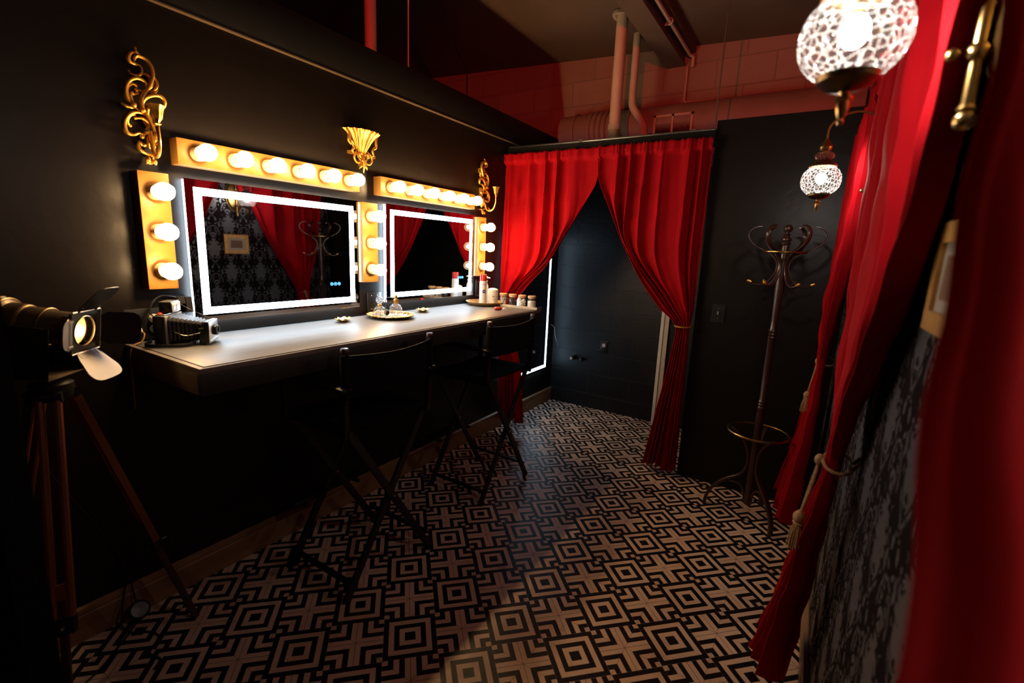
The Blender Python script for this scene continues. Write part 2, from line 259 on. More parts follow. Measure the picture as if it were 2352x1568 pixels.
# ------------------------------------------------------------ mesh tools
class G:
    def __init__(s): s.v = []; s.f = []
    def add(s, vs, fs):
        o = len(s.v); s.v += [tuple(p) for p in vs]; s.f += [tuple(i + o for i in f) for f in fs]; return s
    def box(s, c, d, R=None, bev=0.0):
        bm = bmesh.new(); bmesh.ops.create_cube(bm, size=1.0)
        for v in bm.verts: v.co = Vector((v.co.x * d[0], v.co.y * d[1], v.co.z * d[2]))
        if bev > 0: bmesh.ops.bevel(bm, geom=list(bm.edges), offset=min(bev, min(d) * 0.45), segments=2, affect='EDGES', profile=0.5)
        bm.verts.ensure_lookup_table()
        for i, v in enumerate(bm.verts): v.index = i
        R = R or Matrix.Identity(3); c = Vector(c)
        s.add([R @ v.co + c for v in bm.verts], [[v.index for v in f.verts] for f in bm.faces]); bm.free(); return s
    def b2(s, p, q, bev=0.0):
        return s.box([(a + b) / 2 for a, b in zip(p, q)], [abs(a - b) for a, b in zip(p, q)], bev=bev)
    def tube(s, pts, r, seg=10, closed=False, flat=None, up=None, cap=True):
        pts = [Vector(p) for p in pts]; n = len(pts)
        rr = r if isinstance(r, (list, tuple)) else [r] * n
        T = []
        for i in range(n):
            a = pts[(i - 1) % n] if (closed or i > 0) else pts[i]; c = pts[(i + 1) % n] if (closed or i < n - 1) else pts[i]
            t = (c - a); T.append(t.normalized() if t.length > 1e-9 else Vector((0, 0, 1)))
        u = Vector(up) if up else (Vector((0, 0, 1)) if abs(T[0].z) < 0.9 else Vector((1, 0, 0)))
        vs = []
        for i in range(n):
            u = (u - T[i] * u.dot(T[i]));
            if u.length < 1e-6: u = T[i].orthogonal()
            u.normalize(); w_ = T[i].cross(u)
            for k in range(seg):
                a = 2 * PI * k / seg; ca, sa = math.cos(a), math.sin(a)
                if flat:
                    ca = math.copysign(abs(ca) ** 0.5, ca); sa = math.copysign(abs(sa) ** 0.5, sa)
                    vs.append(pts[i] + u * ca * flat[0] * rr[i] + w_ * sa * flat[1] * rr[i])
                else: vs.append(pts[i] + (u * ca + w_ * sa) * rr[i])
        fs = []
        m_ = n if closed else n - 1
        for i in range(m_):
            for k in range(seg):
                a = i * seg + k; b_ = i * seg + (k + 1) % seg; j = ((i + 1) % n) * seg
                fs.append((a, b_, j + (k + 1) % seg, j + k))
        if not closed and cap: fs += [tuple(range(seg))[::-1], tuple((n - 1) * seg + k for k in range(seg))]
        return s.add(vs, fs)
    def lathe(s, prof, c=(0, 0, 0), R=None, seg=28, flute=0, fd=0.0, sq=(1, 1), arc=1.0, cap=True):
        R = R or Matrix.Identity(3); c = Vector(c); vs = []; fs = []; n = len(prof)
        full = arc >= 0.999; K = seg if full else seg + 1
        for (r, z) in prof:
            for k in range(K):
                a = 2 * PI * arc * k / seg; q = r * (1 + (fd * math.cos(flute * a) if flute else 0))
                vs.append(R @ Vector((q * math.cos(a) * sq[0], q * math.sin(a) * sq[1], z)) + c)
        for i in range(n - 1):
            for k in range(seg if full else seg):
                a = i * K + k; b_ = i * K + (k + 1) % K
                fs.append((a, b_, b_ + K, a + K))
        if cap and full:
            if prof[0][0] > 1e-5: fs.append(tuple(range(K))[::-1])
            if prof[-1][0] > 1e-5: fs.append(tuple((n - 1) * K + k for k in range(K)))
        return s.add(vs, fs)
    def ball(s, c, r, sc=(1, 1, 1), seg=20, rings=12, R=None):
        prof = [(max(1e-6, r * math.sin(PI * i / rings)), -r * math.cos(PI * i / rings)) for i in range(rings + 1)]
        R = (R or Matrix.Identity(3)) @ Matrix.Diagonal(sc)
        return s.lathe(prof, c, R, seg, cap=False)
    def prism(s, poly, a, b_, ax):
        # polygon given in the two axes other than ax, extruded from a to b_ along ax
        n = len(poly)
        def P(p, t):
            q = list(p); q.insert({'x': 0, 'y': 1, 'z': 2}[ax], t); return q
        vs = [P(p, a) for p in poly] + [P(p, b_) for p in poly]
        fs = [tuple(range(n))[::-1], tuple(range(n, 2 * n))] + [(i, (i + 1) % n, n + (i + 1) % n, n + i) for i in range(n)]
        return s.add(vs, fs)
    def xf(s, Mx):
        s.v = [tuple(Mx @ Vector(p)) for p in s.v]; return s
def wloc(o):
    v = Vector((0, 0, 0))
    while o: v += o.location; o = o.parent
    return v
def obj(name, g, m, parent=None, label=None, smooth=35, solid=0.0, kind=None):
    me = bpy.data.meshes.new(name); off = wloc(parent) if parent else Vector((0, 0, 0))
    me.from_pydata([tuple(Vector(p) - off) for p in g.v], [], g.f)
    bm = bmesh.new(); bm.from_mesh(me); bmesh.ops.remove_doubles(bm, verts=bm.verts, dist=1e-6); bmesh.ops.recalc_face_normals(bm, faces=bm.faces); bm.to_mesh(me); bm.free()
    me.polygons.foreach_set('use_smooth', [True] * len(me.polygons)); me.set_sharp_from_angle(angle=math.radians(smooth))
    me.materials.append(m); o = bpy.data.objects.new(name, me); COL.objects.link(o)
    if parent: o.parent = parent
    if label: o['label'] = label
    if kind: o['kind'] = kind
    if solid: md = o.modifiers.new('thickness', 'SOLIDIFY'); md.thickness = solid; md.offset = 0
    return o
def thing(name, label, cat, loc, group=None):
    o = bpy.data.objects.new(name, None); o.empty_display_size = 0.05; COL.objects.link(o); o.location = loc
    return tag(o, label, cat, group)
def tag(o, label, cat, group=None):
    o['label'] = label; o['category'] = cat
    if group: o['group'] = group
    return o
def struct(name, g, m, parent=None, **k):
    o = obj(name, g, m, parent, **k); o['kind'] = 'structure'; return o
def recenter(o):
    # single-mesh thing: put the origin at the base centre
    vs = [v.co.copy() for v in o.data.vertices]
    lo = Vector([min(v[i] for v in vs) for i in range(3)]); hi = Vector([max(v[i] for v in vs) for i in range(3)])
    c = Vector(((lo.x + hi.x) / 2, (lo.y + hi.y) / 2, lo.z)); o.data.transform(Matrix.Translation(-c)); o.location = c; return o
def dup(root, loc, label=None, mirror_y=False):
    r = root.copy(); COL.objects.link(r); r.location = loc
    if label: r['label'] = label
    if mirror_y: r.scale = (1, -1, 1)
    def rec(a, b_):
        for ch in a.children:
            c = ch.copy(); COL.objects.link(c); c.parent = b_; rec(ch, c)
    rec(root, r); return r
def arcpts(c, r, a0, a1, n, plane='xz', off=0):
    out = []
    for i in range(n + 1):
        a = a0 + (a1 - a0) * i / n; p, q = r * math.cos(a), r * math.sin(a)
        out.append((c[0] + p, c[1], c[2] + q) if plane == 'xz' else (c[0], c[1] + p, c[2] + q) if plane == 'yz' else (c[0] + p, c[1] + q, c[2]))
    return out
def smoothpts(P, n=6):
    P = [Vector(p) for p in P]; out = []
    for i in range(len(P) - 1):
        p0 = P[max(i - 1, 0)]; p1 = P[i]; p2 = P[i + 1]; p3 = P[min(i + 2, len(P) - 1)]
        for k in range(n):
            t = k / n
            out.append(0.5 * ((2 * p1) + (p2 - p0) * t + (2 * p0 - 5 * p1 + 4 * p2 - p3) * t * t + (3 * p1 - p0 - 3 * p2 + p3) * t ** 3))
    out.append(P[-1]); return out
def text_mesh(txt, size, mat_, parent, Mx, name='lettering', ext=0.0004, label=None):
    cu_ = bpy.data.curves.new(name, 'FONT'); cu_.body = txt; cu_.size = size; cu_.align_x = 'CENTER'; cu_.align_y = 'CENTER'; cu_.extrude = ext
    t = bpy.data.objects.new(name, cu_); COL.objects.link(t)
    dg = bpy.context.evaluated_depsgraph_get(); me = bpy.data.meshes.new_from_object(t.evaluated_get(dg))
    bpy.data.objects.remove(t); off = wloc(parent)
    me.transform(Matrix.Translation(-off) @ Mx); me.materials.clear(); me.materials.append(mat_)
    o = bpy.data.objects.new(name, me); COL.objects.link(o); o.parent = parent
    if label: o['label'] = label
    return o
def frame_from(x, y, z, o):
    Mx = Matrix((Vector(x).normalized(), Vector(y).normalized(), Vector(z).normalized())).transposed().to_4x4(); Mx.translation = Vector(o); return Mx

# ============================================================ THE ROOM
CEILZ = lambda x: 3.17 - 0.055 * x
g = G(); g.add([(-4, -1.6, 0), (2.6, -1.6, 0), (2.6, 4.3, 0), (-4, 4.3, 0), (-4, -1.6, -0.05), (2.6, -1.6, -0.05), (2.6, 4.3, -0.05), (-4, 4.3, -0.05)],
               [(0, 1, 2, 3), (7, 6, 5, 4), (0, 4, 5, 1), (1, 5, 6, 2), (2, 6, 7, 3), (3, 7, 4, 0)])
struct('floor', g, MT['floor'])
g = G(); vs = []
for z_ in (0, 0.08):
    vs += [(-4.1, -1.7, CEILZ(-4.1) + z_), (2.7, -1.7, CEILZ(2.7) + z_), (2.7, 4.4, CEILZ(2.7) + z_), (-4.1, 4.4, CEILZ(-4.1) + z_)]
g.add(vs, [(0, 3, 2, 1), (4, 5, 6, 7), (0, 1, 5, 4), (1, 2, 6, 5), (2, 3, 7, 6), (3, 0, 4, 7)])
struct('ceiling', g, MT['plaster'])
wl = struct('wall_left', G().b2((-0.10, -1.6, 0), (0, 4.16, 2.292)), MT['black'])
struct('trim_1', G().b2((-0.12, -1.6, 2.300), (0.018, 4.14, 2.478), bev=0.003), MT['black_board'])
struct('trim_2', G().b2((-0.11, -1.6, 2.2945), (0.0205, 4.14, 2.2995)), MT['trimwood'])
wb = struct('wall_back', G().b2((-0.10, 4.16, 0), (2.6, 4.30, 2.20)), MT['block_black'])
struct('wall_back_upper', G().b2((-0.10, 4.16, 2.2002), (2.6, 4.30, 3.3)).b2((-4.0, 4.16, 0), (-0.1001, 4.30, 3.5)), MT['block_white'])
wr = struct('wall_right', G().b2((2.28, -1.6, 0), (2.38, 3.225, 2.16)), MT['damask'])
struct('wall_right_upper', G().b2((2.285, -1.6, 2.1602), (2.38, 4.16, 3.03)).b2((2.285, 3.36, 0), (2.38, 4.16, 2.16)), MT['plaster'])
struct('wall_center', G().b2((1.497, 3.225, 0), (2.2795, 3.345, 2.306)), MT['black'])
struct('wall_near', G().b2((0.0, 0.155, 0), (1.012, 0.20, 2.2)), MT['canvas'])
struct('light_stop_wall', G().b2((0.0, -0.70, 0), (2.2795, -0.60, 2.58)), MT['black'])  # unseen wall added behind the camera; its top edge cuts the red light
t = thing('red_light_baffle', 'unseen boards added around the red lamp to narrow its light to a slot', 'light baffle', (1.75, -1.0, 2.5))  # baffle boards added out of view to limit the red spot's spread
obj('baffle_top', G().b2((-1.2, -1.2, 2.655), (2.27, -0.62, 2.665)), MT['dark'], t); obj('baffle_back', G().b2((-1.2, -1.21, 2.40), (2.27, -1.20, 2.65)), MT['dark'], t); obj('baffle_base', G().b2((-1.2, -1.2, 2.39), (2.27, -0.701, 2.40)), MT['dark'], t)
def baseboard(name, y0, y1, x, sgn):
    gg = G(); P = [(0, 0), (0.014, 0), (0.014, 0.098), (0.011, 0.104), (0.011, 0.112), (0.016, 0.116), (0.014, 0.128), (0.004, 0.135), (0, 0.135)]
    gg.prism([(x + sgn * a, c) for a, c in P], y0, y1, 'y'); return struct(name, gg, MT['base'], smooth=25)
baseboard('baseboard_left', -1.6, 4.16, 0.0005, 1)
baseboard('baseboard_right', -1.6, 3.224, 2.2795, -1)
# white casing at the far doorway and a flat black panel standing in for the dark opening beside it
struct('trim_3', G().b2((1.055, 4.115, 0.0), (1.125, 4.159, 2.05), bev=0.004).b2((1.07, 4.105, 0.0), (1.085, 4.116, 2.05)), MT['casing'])
struct('dark_doorway_panel', G().b2((1.13, 4.135, 0.005), (1.95, 4.158, 2.04), bev=0.004), MT['black_board'])
struct('trim_4', G().b2((0.0, 3.20, 2.165), (1.497, 3.245, 2.245), bev=0.002), MT['black_board'])
# ceiling beam
struct('ceiling_beam', G().b2((0.885, -1.6, 2.975), (1.03, 4.158, 2.99)).b2((0.90, -1.6, 2.99), (1.02, 4.158, 3.15)).b2((1.02, -1.6, 3.06), (1.10, 4.158, 3.15)), MT['plaster'])

# ---- services under the ceiling
def one(name, g_, m_, label, cat, group=None, **k):
    o = obj(name, g_, m_, **k); recenter(o); return tag(o, label, cat, group)
one('sprinkler_pipe', G().tube([(1.065, -1.6, 3.035), (1.065, 4.10, 3.035), (1.09, 4.135, 3.02), (1.09, 4.135, 2.95)], 0.014, 12), MT['pipe'],
    'slim round pipe running along the side of the ceiling beam', 'pipe')
for y in (2.62, 3.06, 3.5):
    gg = G().tube([(1.065 + 0.021 * math.cos(a), y, 3.035 + 0.021 * math.sin(a)) for a in np.linspace(0, 2 * PI, 16, endpoint=False)], 0.0045, 8, closed=True)
    gg.tube([(1.05, y, 3.05), (1.03, y, 3.068)], 0.005, 8).ball((1.04, y, 3.018), 0.009, seg=10, rings=6)
    one('pipe_clamp', gg, MT['pipe'], {2.62: 'pipe clamp nearest the top edge of the picture, on the beam pipe', 3.06: 'middle one of three pipe clamps on the beam pipe', 3.5: 'pipe clamp nearest the back wall, on the beam pipe'}[y], 'pipe clamp', 'clamps on the beam pipe')
t = thing('vertical_pipe', 'thick cream pipe dropping from a hole in the ceiling above the doorway curtains', 'pipe', (0.755, 3.44, 2.27))
obj('pipe', G().lathe([(0.040, 2.27), (0.040, 3.13)], (0.755, 3.44, 0), seg=24), MT['pipe'], t)
obj('elbow', G().tube(smoothpts([(0.80, 3.55, 2.27), (0.765, 3.47, 2.33), (0.755, 3.44, 2.40)]), 0.036, 14).lathe([(0.046, 2.36), (0.046, 2.40)], (0.755, 3.44, 0), seg=24), MT['pipe'], t)
obj('ceiling_collar', G().lathe([(0.042, 3.128), (0.07, 3.122), (0.075, 3.10), (0.055, 3.10), (0.042, 3.11)], (0.755, 3.44, 0), seg=11, flute=3, fd=0.12, cap=False), MT['grille'], t, label='rough dark hole edge around the pipe')
one('bent_pipe', G().tube(smoothpts([(0.742, 3.80, 3.13), (0.742, 3.80, 2.95), (0.742, 3.80, 2.68), (0.76, 3.80, 2.60), (0.83, 3.80, 2.50), (0.858, 3.80, 2.42), (0.858, 3.80, 2.27)]), 0.028, 16), MT['pipe'],
    'thinner cream pipe that bends sideways in front of the back wall', 'pipe')
one('far_pipe', G().lathe([(0.036, 0.0), (0.036, CEILZ(-0.4) - 0.002)], (-0.42, 2.24, 0), seg=20), MT['pipe'], 'thick vertical pipe standing behind the left partition, lit red', 'pipe')
one('hanger_rod', G().lathe([(0.0045, 2.47), (0.0045, 3.17)], (-0.05, 2.19, 0), seg=8), MT['pipe'], 'thin hanger rod dropping to the top of the left partition', 'rod', 'ceiling hanger rods')
one('hanger_rod', G().lathe([(0.0045, 2.236), (0.0045, 3.085)], (1.485, 3.215, 0), seg=8), MT['steel'], 'thin hanger rod holding the end of the rail beside the black centre wall', 'rod', 'ceiling hanger rods')
# steel strip on top of the doorway header
one('header_rail', G().b2((0.02, 3.188, 2.2452), (1.495, 3.235, 2.256), bev=0.001).b2((0.60, 3.186, 2.243), (0.63, 3.189, 2.262)).b2((1.35, 3.186, 2.243), (1.38, 3.189, 2.262)), MT['steel'],
    'pale metal rail along the top of the black header over the doorway curtains', 'rail')
t = thing('air_duct', 'round painted air duct running along the back wall above the doorway', 'duct', (1.2, 3.985, 2.38))
Rx = Matrix.Rotation(PI / 2, 3, 'Y')
obj('duct_body', G().lathe([(0.145, -1.2), (0.145, 0.95)], (1.29, 3.985, 2.50), Rx, seg=36), MT['galv'], t)
gg = G()
for k in range(6): gg.lathe([(0.152, -0.02), (0.158, -0.012), (0.158, 0.012), (0.152, 0.02)], (0.36 + k * 0.045, 3.985, 2.50), Rx, seg=36, cap=False)
obj('flexible_joint', gg, MT['galv'], t)
obj('seam_band', G().lathe([(0.151, -0.012), (0.156, -0.01), (0.156, 0.01), (0.151, 0.012)], (0.22, 3.985, 2.50), Rx, seg=36, cap=False), MT['galv'], t)
obj('seam_band', G().lathe([(0.151, -0.012), (0.156, -0.01), (0.156, 0.01), (0.151, 0.012)], (0.70, 3.985, 2.50), Rx, seg=36, cap=False), MT['galv'], t)
gr = obj('vent_grille', G().b2((0.83, 3.835, 2.40), (1.12, 3.86, 2.415)).b2((0.83, 3.835, 2.545), (1.12, 3.86, 2.56)).b2((0.83, 3.835, 2.40), (0.845, 3.86, 2.56)).b2((1.105, 3.835, 2.40), (1.12, 3.86, 2.56)).b2((0.965, 3.835, 2.40), (0.98, 3.86, 2.56)), MT['grille'], t)
gg = G()
for k in range(26): gg.b2((0.85 + k * 0.0101, 3.842, 2.412), (0.8535 + k * 0.0101, 3.862, 2.55))
obj('vanes', gg, MT['blackmetal'], gr, kind='stuff'); gr.location = (0.085, 0, -0.02); obj('vent_dark_panel', G().b2((0.842, 3.862, 2.41), (1.108, 3.87, 2.55)), MT['dark'], gr, label='dark panel standing in for the shaded opening behind the vanes')  # vanes and panel coloured dark for the shade inside the vent
t = thing('supply_grille', 'long low vent strip on the back wall above the black centre wall', 'vent', (1.86, 4.15, 2.50))
obj('grille_frame', G().b2((1.66, 4.14, 2.485), (2.08, 4.158, 2.55), bev=0.003), MT['grille'], t)
gg = G()
for k in range(6): gg.b2((1.67, 4.135, 2.492 + k * 0.009), (2.07, 4.142, 2.495 + k * 0.009))
obj('slats', gg, MT['casing'], t)
one('conduit', G().tube([(1.05, 4.145, 2.96), (1.05, 4.145, 2.72), (1.053, 4.145, 2.705), (1.068, 4.145, 2.70), (2.27, 4.145, 2.66)], 0.009, 10).b2((1.45, 4.137, 2.672), (1.475, 4.158, 2.70)), MT['pipe'],
    'thin conduit dropping down the back wall then turning right along it', 'conduit')

# ============================================================ CURTAINS
def cubic(tab, z):
    tab = sorted(tab); zs = np.array([a for a, _ in tab]); vs = np.array([c for _, c in tab])
    h = np.diff(zs); d = np.diff(vs) / h; m_ = np.zeros(len(zs)); m_[0] = d[0]; m_[-1] = d[-1]
    for i in range(1, len(zs) - 1):
        m_[i] = 0 if d[i - 1] * d[i] <= 0 else 2 * d[i - 1] * d[i] / (d[i - 1] + d[i])
    z = np.clip(z, zs[0], zs[-1]); i = np.clip(np.searchsorted(zs, z) - 1, 0, len(h) - 1)
    t = (z - zs[i]) / h[i]; t2 = t * t; t3 = t2 * t
    return (2 * t3 - 3 * t2 + 1) * vs[i] + (t3 - 2 * t2 + t) * h[i] * m_[i] + (-2 * t3 + 3 * t2) * vs[i + 1] + (t3 - t2) * h[i] * m_[i + 1]
def cloth(name, ax, dirn, Ltab, Rtab, Dtab, Atab, z0, z1, nf, seed, parent=None, nu=300, nv=150, header=0.07, hem=0.0, wrink=0.0025, tilt=None, anchor='L', ztie=1.0):
    rs = np.random.RandomState(seed)
    ph = np.cumsum(rs.uniform(0.35, 1.9, nf + 2)); ph = ph / ph[-1]
    u = np.linspace(0, 1, nu); warp = np.interp(u, np.linspace(0, 1, nf + 3)[1:-1] if False else np.linspace(0, 1, nf + 2), ph)
    amp_f = np.interp(u, np.linspace(0, 1, nf * 2), rs.uniform(0.55, 1.25, nf * 2))
    zz = np.linspace(z1, z0, nv)
    L_ = cubic(Ltab, zz); R_ = cubic(Rtab, zz); D_ = cubic(Dtab, zz); A_ = cubic(Atab, zz)
    kx = rs.uniform(2, 5, 5); kz = rs.uniform(2, 9, 5); kp = rs.uniform(0, 6.28, 5)
    gg = G(); vs = []
    for j, z in enumerate(zz):
        ht = (z1 - z) / (z1 - z0)
        f = warp * nf * 2 * PI
        slow = 0.22 * np.sin(u * 5.1 + seed + ht * 2.2) * min(1, ht * 3)
        F = np.sin(f + slow * 1.4)
        F = F + 0.12 * np.sin(2.3 * f + 1.3 + ht * 3) * min(1, ht * 4)
        d = D_[j] + A_[j] * amp_f * F
        if tilt: d = d + tilt[0] * np.clip((u - tilt[1]) / (1 - tilt[1]), 0, 1) ** 1.3
        wr = sum(np.sin(kx[i] * u * 6 + kz[i] * z * 3 + kp[i]) * np.sin(kx[i] * 3.3 * u * (1 + i) - kz[i] * z * 2.1 + kp[i]) for i in range(5)) * wrink
        d = d + wr * min(1, ht * 5)
        if ht * (z1 - z0) < header:                 # gathered heading with narrow pleats
            d = max(D_[j], 0.024) + A_[j] * 0.40 * amp_f * F + 0.004 * np.sin(warp * nf * 2 * PI * 4.0 + seed)
        uu = u + 0.25 / max(nf, 1) * 0.35 * np.sin(f * 1.0 + 1.1)
        s_ = L_[j] + (R_[j] - L_[j]) * uu
        # above the tie the cloth hangs straight and only piles up along the swept edge
        kk = min(1.0, max(0.0, (z - ztie) / 0.55)); kk = kk * kk * (3 - 2 * kk)
        if kk > 0:
            s0 = L_[0] + (R_[0] - L_[0]) * uu; wd = R_[j] - L_[j]; bb = min(0.085, 0.3 * wd)
            if anchor in 'LB': t_ = np.maximum(0, s0 - (R_[j] - bb)); tm = max(R_[0] - (R_[j] - bb), 1e-4); s0 = np.where(t_ > 0, R_[j] - bb + bb * (1 - np.exp(-np.minimum(t_ / bb, 30))) / (1 - math.exp(-min(tm / bb, 30))), s0)
            if anchor in 'RB': t_ = np.maximum(0, (L_[j] + bb) - s0); tm = max((L_[j] + bb) - L_[0], 1e-4); s0 = np.where(t_ > 0, L_[j] + bb - bb * (1 - np.exp(-np.minimum(t_ / bb, 30))) / (1 - math.exp(-min(tm / bb, 30))), s0)
            # keep a thin layering in the piled-up band
            s0 = s0 + 0.004 * np.sin(f * 1.7 + z * 4) * kk * (1 if anchor != 'B' else 0.7) * (np.abs(s_ - s0) > 0.02)
            s_ = s_ * (1 - kk) + s0 * kk
        zv = z + 0.012 * np.sin(u * 9 + seed) * ht ** 2 + (0.004 * np.sin(warp * nf * 8 * PI) if j == 0 else 0)
        for i in range(nu):
            if ax == 'x': vs.append((s_[i], dirn[0] + dirn[1] * d[i], zv[i]))
            else: vs.append((dirn[0] + dirn[1] * d[i], s_[i], zv[i]))
    fs = [(j * nu + i, j * nu + i + 1, (j + 1) * nu + i + 1, (j + 1) * nu + i) for j in range(nv - 1) for i in range(nu - 1)]
    gg.add(vs, fs)
    return obj(name, gg, MT['velvet'], parent, smooth=80, solid=0.0025)
def band(name, ax, dirn, z, Ltab, Rtab, Dtab, Atab, z1, z0, nf, seed, parent): pass

# rod over the doorway with brass ends
t = thing('curtain_rod', 'thin rod with brass finials carrying the doorway curtains', 'curtain rod', (0.75, 3.165, 2.17))
obj('rod', G().tube([(0.004, 3.165, 2.165), (1.494, 3.165, 2.165)], 0.009, 12), MT['brass'], t)
obj('finial', G().lathe([(0.013, -0.002), (0.017, 0.004), (0.017, 0.010), (0.010, 0.014)], (0.002, 3.165, 2.165), Rx, seg=16), MT['brass'], t)
obj('finial', G().lathe([(0.010, -0.014), (0.017, -0.010), (0.017, -0.004), (0.013, 0.002)], (1.494, 3.165, 2.165), Rx, seg=16), MT['brass'], t)

# left doorway panel, pulled to the left wall behind the counter
c = cloth('doorway_curtain', 'x', (3.165, -1), [(2.192, 0.008), (1.5, 0.010), (1.0, 0.012), (0.5, 0.02), (0.10, 0.02)],
      [(2.192, 0.775), (2.06, 0.775), (1.98, 0.765), (1.80, 0.67), (1.60, 0.545), (1.38, 0.415), (1.20, 0.245), (1.08, 0.165), (0.98, 0.145), (0.85, 0.165), (0.5, 0.24), (0.10, 0.27)],
      [(2.192, 0.0), (1.0, 0.02), (0.1, 0.0)], [(2.192, 0.028), (1.9, 0.030), (1.3, 0.026), (1.0, 0.018), (0.7, 0.022), (0.1, 0.034)], 0.10, 2.192, 6, 3, hem=1, nu=420)
recenter(c); tag(c, 'red velvet curtain on the left of the doorway, swept to the wall behind the counter', 'curtain')
c = cloth('doorway_curtain', 'x', (3.165, -1), [(2.197, 0.77), (2.06, 0.775), (1.98, 0.79), (1.80, 0.875), (1.60, 0.975), (1.33, 1.140), (1.15, 1.29), (1.06, 1.395), (1.02, 1.405), (0.9, 1.395), (0.5, 1.335), (0.04, 1.265)],
      [(2.197, 1.490), (1.6, 1.492), (1.15, 1.494), (1.04, 1.485), (0.9, 1.488), (0.04, 1.492)],
      [(2.197, 0.0), (1.04, 0.018), (0.04, 0.0)], [(2.197, 0.028), (1.9, 0.030), (1.3, 0.026), (1.06, 0.022), (0.95, 0.024), (0.04, 0.045)], 0.04, 2.197, 7, 11, nu=420, anchor='R', ztie=1.06)
recenter(c); tag(c, 'red velvet curtain on the right of the doorway, tied back beside the black centre wall', 'curtain')
t = thing('curtain_holdback', 'slim gold metal holdback ring around the right doorway curtain', 'holdback', (1.45, 3.165, 1.02))
pts = [(1.447 + 0.053 * math.cos(a), 3.147 + 0.050 * math.sin(a), 1.047) for a in np.linspace(0, 2 * PI, 28, endpoint=False)]
obj('ring', G().tube(pts, 0.0055, 10, closed=True), MT['gold'], t); obj('ring_bracket', G().tube([(1.497, 3.17, 1.047), (1.497, 3.224, 1.047)], 0.005, 8), MT['gold'], t)

# right wall: three tied curtains on a black rod
one('wall_curtain_rod', G().tube([(2.235, -1.2, 2.10), (2.235, 3.218, 2.10)], 0.011, 12).b2((2.226, -0.01, 2.092), (2.28, 0.01, 2.112)).b2((2.226, 2.28, 2.092), (2.28, 2.30, 2.112)).b2((2.226, 2.16, 2.095), (2.28, 2.18, 2.108)), MT['blackmetal'],
    'black rod along the wallpapered wall carrying the red side curtains', 'curtain rod')
def side(yo, Lt, Rt, seed, label, nf, D=None, A=None, z0=0.06, tilt=None):
    c_ = cloth('side_curtain', 'y', (2.235, -1), [(z, y + yo) for z, y in Lt], [(z, y + yo) for z, y in Rt],
        D or [(2.14, 0.004), (1.6, 0.0), (1.2, 0.008), (0.98, 0.014), (0.85, 0.025), (0.4, 0.05), (z0, 0.075)],
        A or [(2.14, 0.024), (1.9, 0.030), (1.5, 0.028), (1.2, 0.023), (0.98, 0.014), (0.8, 0.022), (z0, 0.048)], z0, 2.14, nf, seed, nu=400, nv=150, tilt=tilt, anchor='B')
    recenter(c_); return tag(c_, label, 'curtain', 'red curtains tied along the wallpapered wall')
side(0, [(2.14, 2.20), (1.9, 2.30), (1.74, 2.42), (1.64, 2.465), (1.33, 2.61), (1.1, 2.74), (0.98, 2.795), (0.88, 2.80), (0.6, 2.76), (0.12, 2.70)],
     [(2.14, 3.16), (1.9, 3.10), (1.6, 3.06), (1.3, 2.99), (1.1, 2.93), (0.98, 2.915), (0.85, 2.99), (0.5, 3.06), (0.12, 3.19)], 21,
     'red curtain hanging behind the coat rack at the far end of the papered wall', 8, z0=0.12,
     D=[(2.14, 0.01), (1.6, 0.015), (1.2, 0.03), (0.98, 0.030), (0.85, 0.03), (0.4, 0.06), (0.12, 0.085)])
side(0, [(2.14, 0.80), (1.95, 0.83), (1.8, 0.88), (1.66, 0.925), (1.5, 1.00), (1.3, 1.18), (1.1, 1.345), (0.98, 1.415), (0.88, 1.415), (0.6, 1.50), (0.3, 1.58), (0.06, 1.63)],
     [(2.14, 2.16), (1.95, 2.14), (1.8, 2.08), (1.5, 1.92), (1.25, 1.72), (1.08, 1.54), (0.98, 1.485), (0.88, 1.51), (0.5, 1.72), (0.06, 1.96)], 34,
     'red curtain tied with a tasselled rope between the two globe wall lamps', 7, z0=0.10)
side(0, [(2.14, -0.72), (1.9, -0.70), (1.5, -0.50), (1.25, -0.20), (1.1, -0.03), (0.98, 0.0), (0.85, 0.0), (0.4, -0.14), (0.06, -0.30)],
     [(2.14, 0.55), (1.9, 0.50), (1.65, 0.450), (1.5, 0.415), (1.4, 0.38), (1.3, 0.325), (1.15, 0.25), (0.98, 0.18), (0.85, 0.18), (0.4, 0.42), (0.06, 0.60)], 45,
     'blurred red curtain nearest the camera, at the right edge of the picture', 7,
     D=[(2.14, 0.006), (1.6, 0.006), (1.2, 0.01), (0.98, 0.015), (0.85, 0.02), (0.4, 0.03), (0.06, 0.04)], tilt=(0.048, 0.76),
     A=[(2.14, 0.016), (1.6, 0.014), (1.2, 0.013), (0.98, 0.013), (0.4, 0.03), (0.06, 0.04)])

# rope tie-backs with tassels
def rope(pts, r, g_=None):
    g_ = g_ or G(); P = smoothpts(pts, 8); n = len(P); L = [0]
    for i in range(1, n): L.append(L[-1] + (P[i] - P[i - 1]).length)
    m_ = max(12, int(L[-1] / 0.0022)); Q = []
    for k in range(m_ + 1):
        q = L[-1] * k / m_; i = min(n - 2, max(0, int(np.searchsorted(L, q)) - 1)); tt = (q - L[i]) / max(1e-9, L[i + 1] - L[i]); Q.append((P[i].lerp(P[i + 1], tt), (P[i + 1] - P[i]).normalized(), q))
    for ph in (0, PI * 2 / 3, PI * 4 / 3):
        S_ = []
        for p, tn, q in Q:
            a = tn.cross(Vector((0.31, 0.2, 0.93))).normalized(); b_ = tn.cross(a); w_ = q * 2 * PI / 0.020 + ph
            S_.append(p + (a * math.cos(w_) + b_ * math.sin(w_)) * r * 0.55)
        g_.tube(S_, r * 0.62, 6)
    return g_
